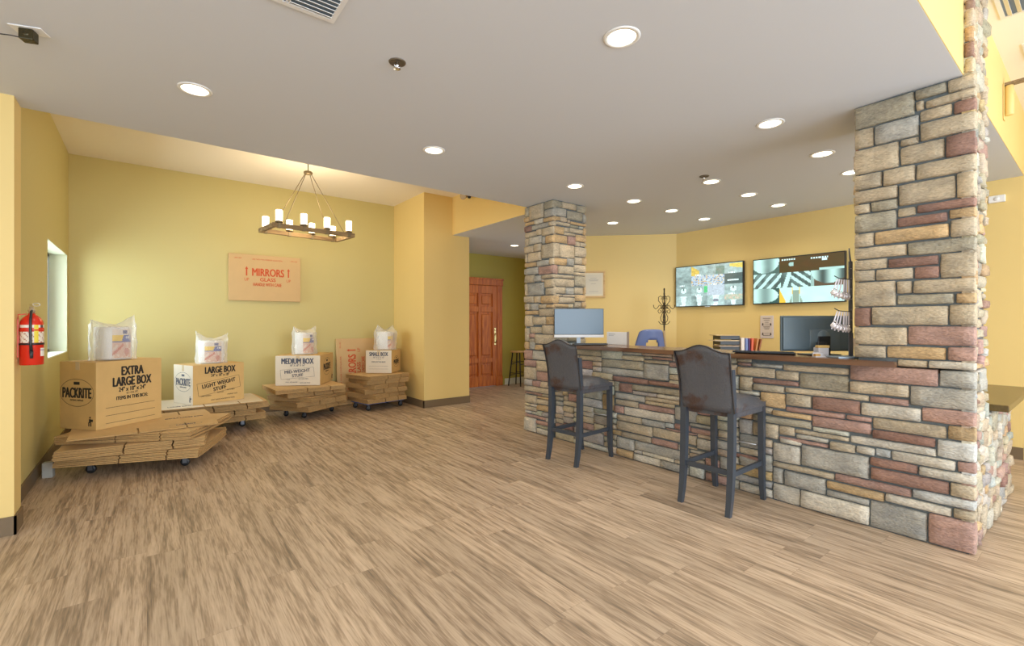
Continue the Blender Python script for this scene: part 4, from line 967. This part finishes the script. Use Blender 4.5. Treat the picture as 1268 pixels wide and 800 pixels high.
for i in range(nu):
    for j in range(nv):
        u, v = i/nu, .03+.23*j/nv; c = None
        if .145 < v < .212 and .05 < u < .95: c = (.80, .72, .62) if (int(u*26)+int(v*150)) % 5 else (.45, .25, .18)
        if .235 < v < .262 and .05 < u < .92: c = (.82, .76, .68) if not (.70 < u < .86) else (.1, .08, .07)
        if .145 < v < .262 and .52 < u < .66: c = (.78, .62, .05)
        if .055 < v < .105 and .72 < u < .95: c = (.84, .80, .76) if int(v*200) % 3 else (.5, .4, .55)
        if c is None: continue
        f = b.faces.new((g[i][j], g[i+1][j], g[i+1][j+1], g[i][j+1])); f.smooth = True
        for lp in f.loops: lp[cl] = (*c, 1)
bmesh.ops.delete(b, geom=[v for v in b.verts if not v.link_faces], context='VERTS'); mk('labels', b, PRINT, t)
b = BM(); box(b, -.088, -.079, -.03, .03, .05, .30, bev=.002); tube(b, [(-.082, -.02, .30), (-.082, -.03, .325), (-.03, -.03, .33)], .004, 6); box(b, -.095, -.076, -.025, .025, .245, .262); box(b, -.095, -.076, -.025, .025, .14, .19)
mk('wall_mount', b, mat('bracket_red_white', (.70, .12, .07), .4), t)

for c in t.children:      # slimmer body than first measured
    c.data.transform(Matrix.Diagonal((.76, .76, 1, 1)))

# ---------------------------------------------------------------- on and behind the counter
A_ = math.atan2(Rv[1], Rv[0])      # direction of things that stand square to the entrance diagonal
GREYM = mat('monitor_grey_screen', (.085, .125, .165), .22, emit=(.10, .17, .25), es=.35)
t = thing('computer_monitor', 'computer monitor with blank grey screen beside the far stone pillar', 'monitor', (3.83, 3.69, ZT), A_)
b = BM(); box(b, -.278, .278, .0, .022, .085, .400, bev=.003); mk('display_case', b, BLK, t)
b = BM(); box(b, -.272, .272, -.0015, .0005, .112, .396); mk('screen', b, GREYM, t)
b = BM(); box(b, -.278, .278, -.003, .022, .076, .106, bev=.002); mk('chin', b, mat('silver_plastic', (.72, .73, .76), .35), t)
b = BM(); box(b, -.022, .022, .022, .034, .0, .20, bev=.002); box(b, -.10, .10, -.06, .10, 0, .008, bev=.003); mk('stand', b, mat('silver_blue', (.42, .50, .60), .35), t)
def keyboard(loc, rz, w, label):
    t = thing('keyboard', label, 'keyboard', loc, rz, 'keyboards on the countertop')
    b = BM(); box(b, -w/2, w/2, -.07, .07, 0, .014, mtx=Matrix.Rotation(R(3), 4, 'X') @ Matrix.Translation((0, 0, .004)), bev=.003); mk('base', b, BLK, t)
    b = BM(); K = mat('keycap', (.05, .055, .06), .5)
    for r_ in range(5):
        n = 15
        for c in range(n):
            x = -w/2+.012+(w-.024)*c/n; y = -.06+r_*.024
            box(b, x, x+(w-.024)/n-.004, y, y+.019, .016, .022, mtx=Matrix.Rotation(R(3), 4, 'X'))
    mk('keys', b, K, t)
keyboard((3.735, 3.44, ZT), A_+R(180), .36, 'black keyboard in front of the left monitor')
keyboard((3.76, 1.66, ZT), R(-72)+R(180), .42, 'black keyboard on the countertop left of the lock display')
# white panel
t = thing('white_panel', 'low white panel standing on the countertop right of the left monitor', 'panel', (4.055, 3.48, ZT), R(-90))
b = BM(); box(b, 0, .28, 0, .028, 0, .140, bev=.004); mk('housing', b, mat('warm_white', (.78, .77, .76), .4), t)
b = BM(); box(b, .2805, .286, -.003, .031, 0, .144, bev=.001); mk('dark_edge', b, mat('taupe', (.25, .2, .17), .5), t)
b = BM(); line(b, .03, 0, .12, 0, .004, FY(0, .115)); line(b, .03, 0, .10, 0, .003, FY(0, .100)); mk('printed_lines', b, mat('grey_ink', (.25, .25, .27), .7), t)
# second monitor, seen from behind
t = thing('computer_monitor', 'black computer monitor seen from behind beside the near pillar', 'monitor', (3.935, 1.36, ZT), A_)
b = BM(); box(b, -.262, .262, 0, .02, .028, .292, bev=.005); box(b, -.255, .255, -.016, 0, .034, .286, bev=.012); mk('display_case', b, mat('monitor_back', (.10, .145, .18), .38), t)
b = BM(); box(b, -.06, .16, -.022, -.014, .034, .190, bev=.004); lathe(b, [(0, -.03), (.045, -.03), (.05, -.02), (.05, -.014)], 24, (.04, 0, .135), axis='y'); mk('rear_cover', b, mat('monitor_back_cover', (.12, .165, .20), .4), t)
b = BM(); box(b, -.005, .085, -.034, -.022, .0, .14, bev=.003); box(b, -.10, .14, -.07, .07, 0, .008, bev=.003); mk('stand', b, BLK, t)
b = BM(); box(b, -.258, .258, .0195, .021, .034, .288); mk('screen', b, GREYM, t)
# card reader
t = thing('card_terminal', 'small white and yellow card terminal in front of the black monitor', 'terminal', (3.835, 1.295, ZT), A_)
b = BM(); box(b, -.04, .035, -.035, .025, 0, .062, bev=.004); mk('base', b, mat('pale_lilac_plastic', (.62, .62, .68), .4), t)
b = BM(); box(b, -.043, .038, -.038, .0, .060, .078, bev=.003); mk('yellow_top', b, mat('honey_plastic', (.70, .48, .18), .4), t)
b = BM(); box(b, -.02, .045, .002, .024, .058, .100, bev=.004); mk('black_reader', b, BLK, t)
# business card holder
t = thing('card_holder', 'tiny clear card holder on the countertop beside the terminal', 'card holder', (3.72, 1.26, ZT), A_)
b = BM(); box(b, -.045, .03, -.02, .02, 0, .006); box(b, -.045, .03, .012, .018, .006, .03, mtx=None); mk('tray', b, mat('smoky_plastic', (.55, .55, .60), .2), t)
b = BM(); box(b, -.042, -.005, -.01, .011, .006, .022); mk('cards', b, mat('amber_card', (.50, .28, .08), .6), t)

# lock display stand
SX, SY = 3.80, 1.105
t = thing('lock_display_stand', 'slim metal stand with hooks on the countertop beside the near pillar', 'display stand', (SX, SY, ZT), A_)
b = BM(); box(b, -.13, .045, -.07, .05, 0, .012, bev=.003); mk('base_plate', b, mat('blue_grey_steel', (.30, .38, .46), .35, metal=.4), t)
b = BM(); box(b, -.011, .011, -.006, .006, .012, .66, bev=.001); box(b, -.014, .014, -.008, -.006, .012, .17); tube(b, [(0, 0, .655), (-.006, 0, .70), (-.010, 0, .75)], [.006, .005, .004], 8); mk('pole', b, mat('grey_steel_pole', (.13, .14, .17), .35, metal=.5), t)
b = BM()
for k in range(9): lathe(b, [(0, -.0075), (.0035, -.0075), (.0035, -.0065)], 10, (0, 0, .05+k*.07), axis='y')
mk('screws', b, CHROME, t)
for z in (.535, .315):
    b = BM(); tube(b, [(0, -.008, z), (-.05, -.02, z+.002), (-.10, -.03, z+.006), (-.135, -.036, z+.022)], .003, 6); mk('hook', b, DARK, t)
LK = mat('polished_lock_steel', (.80, .78, .84), .3, metal=.5)
proto = None
Rz = Matrix.Rotation(A_, 4, 'Z')
for tier, z in (('upper', .535), ('lower', .315)):
    for k in range(6):
        f = k/5; p = Rz @ Vector((-.018-.092*f, -.010-.018*f, z+.004*f)); loc = (SX+p.x, SY+p.y, ZT+p.z-.002)
        lean = R(1+1.5*k) if k < 3 else R(5+9*(k-2))
        lab = 'silver padlock on a strap hanging from the %s hook of the lock stand' % tier
        if proto is None:
            proto = thing('padlock', lab, 'padlock', loc, A_, 'padlocks hanging from the %s hook' % tier)
            b = BM(); box(b, -.0050, .0050, -.002, .002, -.140, .0, bev=.0008); mk('strap', b, mat('lilac_strap', (.74, .72, .82), .35), proto)
            b = BM(); lathe(b, [(0, -.008), (.013, -.008), (.017, -.005), (.017, .005), (.013, .008), (0, .008)], 18, (-.010, -.010, -.118), axis='x'); mk('lock_body', b, LK, proto)
            b = BM(); tube(b, [(-.010, -.010+.013*math.cos(a), -.104+.016*math.sin(a)) for a in [math.pi*q/8 for q in range(9)]], .003, 6); mk('shackle', b, CHROME, proto)
            o = proto
        else: o = dup(proto, loc, A_, lab, 'padlocks hanging from the %s hook' % tier)
        o.rotation_euler = (0, lean, A_+R(6*k)); o['label'] = lab

# folders and tray on the back counter
t = thing('back_counter', 'low dark cabinet against the yellow wall below the screens, behind the counter', 'cabinet', (6.39, 2.75, 0))
b = BM(); box(b, -.23, .23, -1.0, 1.0, .08, .79); box(b, -.20, .23, -.98, .98, 0, .08); mk('body', b, mat('dark_cabinet', (.09, .06, .045), .5), t)
b = BM(); box(b, -.25, .25, -1.02, 1.02, .79, .82, bev=.004); mk('worktop', b, TOPW, t)
for k in range(4):
    b = BM(); box(b, -.248, -.232, -.97+.49*k, -.97+.49*k+.47, .11, .76, bev=.003); d_ = mk('cabinet_door', b, mat('dark_cabinet', (.09, .06, .045), .5), t)
    b = BM(); tube(b, [(-.25, -.97+.49*k+.42, .60), (-.27, -.97+.49*k+.42, .61), (-.27, -.97+.49*k+.42, .69), (-.25, -.97+.49*k+.42, .70)], .004, 6); mk('handle', b, STEEL, d_)
TZ = .821
def onb(x, d=6.25): tt = (x-634)/580; return ((Fv[0]+tt*Rv[0])*d, (Fv[1]+tt*Rv[1])*d)
cx, cy = onb(898.6, 6.2)
t = thing('letter_tray', 'black stacked letter tray left of the upright folders', 'letter tray', (cx, cy, TZ), A_)
b = BM()
for z in (.0, .075, .145, .215, .285): box(b, -.12, .135, -.11, .11, z, z+.048, bev=.003)
box(b, -.12, -.112, .09, .11, 0, .333); box(b, .127, .135, .09, .11, 0, .333); mk('shelves', b, BLK, t)
for i, (z, dx, c) in enumerate(((.0495, -.02, (.75, .25, .08)), (.1245, .0, (.70, .55, .45)), (.1945, -.01, (.72, .56, .44)), (.2645, -.06, (.75, .60, .42)), (.334, -.05, (.62, .45, .22)))):
    b = BM(); box(b, -.13+dx, .12, -.125, .085, z, z+.010, mtx=None); 
    tag(mk('paper_pile', b, mat('papers_%d' % i, c, .7), None, (cx, cy, TZ), (0, 0, A_)), 'pile of papers in the letter tray, '+['lowest with an orange sheet', 'second from the bottom', 'third from the bottom', 'fourth, sticking out to the left', 'topmost, lying open on top'][i], 'papers', 'papers in the letter tray')
for i, (x, w, h, c, ln, lab) in enumerate(((914.5, .042, .305, (.80, .72, .66), 0, 'cream folder standing leftmost beside the letter tray'), (919.2, .032, .300, (.17, .23, .50), 0, 'blue folder standing between the cream and the red ones'),
        (922.5, .014, .300, (.12, .03, .16), 0, 'thin dark purple folder beside the blue one'), (925.0, .028, .300, (.72, .12, .05), 3, 'red folder standing beside the purple one'), (928.6, .022, .300, (.55, .24, .07), 9, 'leaning orange brown folder'), (931.2, .018, .295, (.30, .10, .03), 13, 'leaning dark brown folder at the right end of the row'))):
    px_, py_ = onb(x, 6.18); b = BM(); box(b, -w/2, w/2, -.12, .12, 0, h, bev=.002)
    o = thing('file_folder', lab, 'folder', (px_, py_, TZ+abs(math.sin(R(ln)))*w*.5), A_, 'folders standing on the back counter'); o.rotation_euler = (0, R(ln), A_)
    mk('cover', b, mat('folder_%d' % i, c, .5), o)
    b = BM(); box(b, -w/2+.002, w/2-.002, -.115, .115, h, h+.001); mk('pages', b, mat('page_white', (.8, .76, .7), .8), o)

# blue shell chair behind the counter
cx, cy = onb(808, 5.85)
t = thing('blue_chair', 'blue plastic shell chair with cut-out back behind the counter', 'chair', (cx, cy, 0), A_+R(10))
BL = mat('royal_blue_plastic', (.12, .165, .36), .4)
b = BM(); nu, nv = 20, 14; g = []
for i in range(nu+1):
    r_ = []
    for j in range(nv+1):
        u, v = i/nu*2-1, j/nv; z = .78+.46*v
        hw = .215-.055*max(0, (v-.55)/.45)**1.3
        zz = z-.035*abs(u)**5*v
        r_.append(b.verts.new((u*hw, .02-.06*(1-u*u)*1.0-.03*v+.05, zz)))
    g.append(r_)
for i in range(nu):
    for j in range(nv):
        u, v = (i+.5)/nu*2-1, (j+.5)/nv
        if abs(u) < .42*(1-max(0, (v-.62)/.12)*.4) and .40 < v < .74: continue
        f = b.faces.new((g[i][j], g[i+1][j], g[i+1][j+1], g[i][j+1])); f.smooth = True
bmesh.ops.delete(b, geom=[v for v in b.verts if not v.link_faces], context='VERTS')
o = mk('backrest', b, BL, t); md = o.modifiers.new('thickness', 'SOLIDIFY'); md.thickness = .018
b = BM(); box(b, -.22, .22, -.40, .02, .765, .790, bev=.012); mk('seat', b, BL, t)
for sx_ in (-1, 1):
    for sy in (-.36, .0):
        b = BM(); tube(b, [(sx_*.17, sy, .765), (sx_*.235, sy*1.15+.02, .0)], .013, 8); mk('leg', b, DARK, t)
b = BM(); tube(b, [(.20, .035, .79), (.20, .055, 1.0), (.165, .02, 1.22)], [.016, .02, .014], 8); mk('frame', b, mat('tan_frame', (.34, .24, .13), .5), t)

# wrought iron coat rack
cx, cy = onb(822.5, 7.0)
t = thing('coat_rack', 'wrought iron coat rack with scrolls behind the blue chair', 'coat rack', (cx, cy, 0), A_)
IRON = mat('wrought_iron', (.045, .030, .015), .5, metal=.4)
b = BM(); tube(b, [(0, 0, .02), (0, 0, 1.84)], [.012, .010], 8); tube(b, [(0, 0, .9+.01*q) for q in range(94)], [.010+.003*math.sin(q*.9) for q in range(94)], 8); mk('pole', b, IRON, t)
def scroll(flip, ang):
    M = Matrix.Rotation(ang, 4, 'Z'); b = BM(); S = flip
    def T(pts, r=.005): tube(b, [M @ Vector((S*x, 0, z)) for x, z in pts], r, 6)
    T([(.0, 1.56), (.045, 1.60), (.085, 1.65), (.085, 1.705), (.055, 1.725), (.030, 1.705), (.035, 1.68), (.05, 1.68)])
    T([(.0, 1.50), (.035, 1.575), (.075, 1.585), (.10, 1.545), (.13, 1.53), (.155, 1.555), (.160, 1.59)])
    T([(.0, 1.60), (.03, 1.56), (.07, 1.53), (.095, 1.50), (.075, 1.465), (.045, 1.475), (.045, 1.50), (.06, 1.51)])
    T([(.0, 1.50), (.03, 1.46), (.055, 1.40), (.045, 1.35), (.0, 1.31)])
    T([(.0, 1.29), (.03, 1.30), (.06, 1.31), (.085, 1.345)])
    return mk('scroll_arm', b, IRON, t)
for a in (0, R(90)):
    scroll(1, a); scroll(-1, a)
for k in range(4):
    b = BM(); M = Matrix.Rotation(R(45+90*k), 4, 'Z'); tube(b, [M @ Vector(p) for p in ((0, 0, .25), (.08, 0, .20), (.17, 0, .10), (.24, 0, .008), (.26, 0, .02))], .009, 6); mk('foot', b, IRON, t)

# wall screens
def tv_grid(w, h, nu, nv, fn):
    b = BM(); cl = b.loops.layers.float_color.new('Col'); g = [[b.verts.new((w*i/nu, 0, h*j/nv)) for j in range(nv+1)] for i in range(nu+1)]
    for i in range(nu):
        for j in range(nv):
            f = b.faces.new((g[i][j], g[i+1][j], g[i+1][j+1], g[i][j+1])); c = fn((i+.5)/nu, 1-(j+.5)/nv)
            for lp in f.loops: lp[cl] = (*c, 1)
    return b
def scr1(u, v):
    c = scr1_(u, v); k = 1.0+.25*noise.noise(Vector((u*55, v*40, 11)))+.18*noise.noise(Vector((u*22, v*18, 4))); return [max(0, c[0]*.86*k), max(0, c[1]*k), max(0, c[2]*k)]
def scr1_(u, v):
    ci, cj = min(3, int(u*4)), min(3, int(v*4)); a, d = u*4-ci, v*4-cj; n = noise.noise(Vector((u*14, v*12, 2))); n2 = noise.noise(Vector((u*40, v*34, 7)))
    s = .42+.14*n+.10*math.sin(ci*3+cj*5)
    c = [s*.88, s*1.08, s*1.06]
    if a < .02 or d < .03: return (.62, .75, .75)
    if (ci, cj) == (3, 1): c = [.07, .11, .11]; 
    if (ci, cj) in ((1, 1), (2, 1)):
        c = [.55+.5*n2, .6+.3*n2, .68-.3*n2]
        if n2 > .25: c = [.75, .45, .2]
        if n2 < -.3: c = [.15, .2, .3]
    if (ci, cj) == (1, 0) and a < .5 and d > a: c = [.78, .50, .10]
    if (ci, cj) == (3, 0) and .3 < a and d < .35+(a-.3)*.3 and d > .1: c = [.85, .60, .12]
    if (ci, cj) == (2, 0) and a > .5 and d > .2: c = [.16+.1*n, .24, .2]
    if cj == 2 and ci in (0, 3, 1):
        if (a-.5)**2*2+(d-.45)**2 < .07: c = [.80, .92, .90]
        if abs(a-.5) < .06 and .2 < d < .42: c = [.12, .16, .16]
    if (ci, cj) == (1, 2) and a > .78 and .1 < d < .75: c = [.10, .55, .20]
    if (ci, cj) == (2, 2): c = [.55, .58, .66]
    if cj == 3 and abs(a-.5) < .2-.1*d: c = [.80, .90, .90]
    if (ci, cj) == (2, 3) and (a-.5)**2+(d-.5)**2 < .03: c = [.22, .22, .28]
    if (ci, cj) == (3, 3) and d < .5: c = [.55+.4*n2, .5, .38]
    if d > .88 and .2 < a < .6 and (ci+cj) % 2 and int(a*30) % 3: c = [.95, 1, 1]
    if (ci, cj) == (3, 1) and .55 < d < .68 and .15 < a < .8: c = [.8, .9, .9]
    return [max(0, q) for q in c]
def scr2(u, v):
    c = scr2_(u, v); return [c[0]*.80, c[1], c[2]*.98] if c[2] > .5*c[0] else c
def scr2_(u, v):
    n = noise.noise(Vector((u*9, v*7, 5))); teal = lambda s: [s*.80, s*1.02, s*.96]
    if v < .33:
        if u < .31:
            e = ((u-.14)/.17)**2+((v-.05)/.27)**2
            return teal(.62+.3*math.sin(u*26)+.1*n) if e < 1 else [.10, .15, .13]
        if v > .28 and u > .75: return teal(.70)
        if (.33 < u < .50 and .035 < v < .07 and int(u*110) % 3) or (.66 < u < .84 and .045 < v < .08 and int(u*110) % 3) or (.78 < u < .83 and .09 < v < .14): return [.85, .95, .95]
        if .42 < u < .47 and .12 < v < .2 and n > -.1: return teal(.6)
        return [.085+.02*n, .055, .020]
    if v < .66:
        if u > .66:
            e = ((u-.85)/.19)**2+((v-.34)/.28)**2
            if e < 1: return teal(.45+.35*math.sin(u*30))
            return [.11, .08, .05] if u > .70 else teal(.5)
        k = (u*1.8+(v-.33)*.9)*20 if u < .33 else ((u*1.7-(v-.33)*1.2)*20 if u > .45 else u*34+v*6)
        return teal(.85) if math.sin(k*1.6) > .1 else teal(.10+.25*abs(n))
    if u < .31:
        e = ((u-.13)/.17)**2+((v-.82)/.17)**2
        if e < 1: return teal(.62+.28*math.cos(u*22))
        return [.05, .10, .09] if u > .1 else teal(.7)
    if u < .38 and v > .68+(u-.31)*4: return [.85, .55, .06]
    if .455 < u < .545:
        if abs(u-.5) > .038-.01*(v-.66): return [.85, .58, .08] if v < .82 else teal(.85)
        return teal(.9) if v < .74 else [.35, .40, .33]
    if .43 < u < .57 and v > .82 and abs(u-.5) < .04+(v-.82)*.2: return [.35, .40, .33]
    return teal(.88+.12*n)
def tv(label, y0, y1, z0, z1, fn, nu, nv):
    t = thing('wall_screen', label, 'screen', (XT-.055, y1, z0), 0, 'security screens on the wall')   # local -x is the front, local -y runs right
    w, h = y1-y0, z1-z0; M = Matrix.Rotation(R(-90), 4, 'Z')
    b = BM(); box(b, 0, w, 0, .045, 0, h, bev=.004); bmesh.ops.transform(b, matrix=M, verts=b.verts); mk('casing', b, BLK, t)
    b = tv_grid(w-.024, h-.024, nu, nv, fn); bmesh.ops.transform(b, matrix=M @ Matrix.Translation((.012, -.0015, .012)), verts=b.verts); mk('display', b, SCREEN, t, normals=False)
    b = BM(); box(b, w/2-.04, w/2+.04, .0, .02, -.008, .0); bmesh.ops.transform(b, matrix=M, verts=b.verts); mk('logo_tab', b, STEEL, t)
    b = BM(); box(b, w/2-.2, w/2+.2, .045, .054, h/2-.15, h/2+.15); bmesh.ops.transform(b, matrix=M, verts=b.verts); mk('wall_mount', b, DARK, t)
tv('left wall screen showing a four by four grid of camera views', 3.19, 4.26, 1.57, 2.20, scr1, 96, 56)
tv('right wall screen with large camera views and a dark brown top', 1.97, 3.06, 1.575, 2.19, scr2, 112, 60)
# notice on the wall
t = thing('wall_notice', 'small printed notice on the yellow wall under the right screen', 'notice', (XT-.012, 2.98, 1.115))
M = Matrix.Rotation(R(-90), 4, 'Z')
b = BM(); box(b, 0, .17, 0, .011, 0, .305, bev=.002); bmesh.ops.transform(b, matrix=M, verts=b.verts); mk('frame', b, mat('lilac_frame', (.62, .56, .58), .5), t)
b = BM(); box(b, .014, .156, -.001, .001, .014, .291); bmesh.ops.transform(b, matrix=M, verts=b.verts); mk('paper', b, mat('aged_paper', (.62, .53, .45), .7), t)
b = BM(); Mf = M @ FY(0, 0, -.0018)
for z, wd in ((.268, .10), (.245, .075), (.215, .05), (.158, .09), (.140, .08), (.125, .06), (.034, .10)): line(b, .085-wd/2, z, .085+wd/2, z, .006, Mf)
for x in (.034, .136):
    for z in (.18, .05):
        oval(b, .009, .013, .0085, Mf @ Matrix.Translation((x, z+.012, 0)), 12); vs = box(b, x-.010, x+.010, z-.01, z+.005, -.0004, .0004); bmesh.ops.transform(b, matrix=Mf, verts=vs)
for z in (.195, .185, .175, .07, .06, .05): line(b, .055, z, .115, z, .002, Mf)
mk('printed_lettering', b, mat('brown_ink', (.06, .04, .03), .7), t)
# certificate on the diagonal wall
n2 = 1/math.sqrt(2)
t = thing('picture_frame', 'wooden framed certificate on the yellow wall beside the far pillar', 'picture frame', (5.665, 5.235, 1.73), R(-45))
b = BM(); w, h = .36, .435
box(b, -.10, w-.10, 0, .025, 0, .03, bev=.003); box(b, -.10, w-.10, 0, .025, h-.03, h, bev=.003); box(b, -.10, -.07, 0, .025, .03, h-.03, bev=.003); box(b, w-.13, w-.10, 0, .025, .03, h-.03, bev=.003)
mk('frame', b, PINE, t)
b = BM(); box(b, -.07, w-.13, .012, .02, .03, h-.03); mk('mat_board', b, mat('cream_mat', (.80, .74, .58), .7), t)
b = BM(); box(b, -.05, w-.155, .010, .0125, .055, h-.055); mk('paper', b, mat('certificate_paper', (.70, .66, .56), .7), t)
b = BM()
for z, wd in ((.32, .10), (.29, .16), (.275, .14), (.23, .08), (.10, .15)): line(b, .075-wd/2, 0, .075+wd/2, 0, .004, FY(0, z, .0095))
mk('printed_lines', b, mat('grey_ink', (.25, .25, .27), .7), t)
bpy.context.view_layer.update()
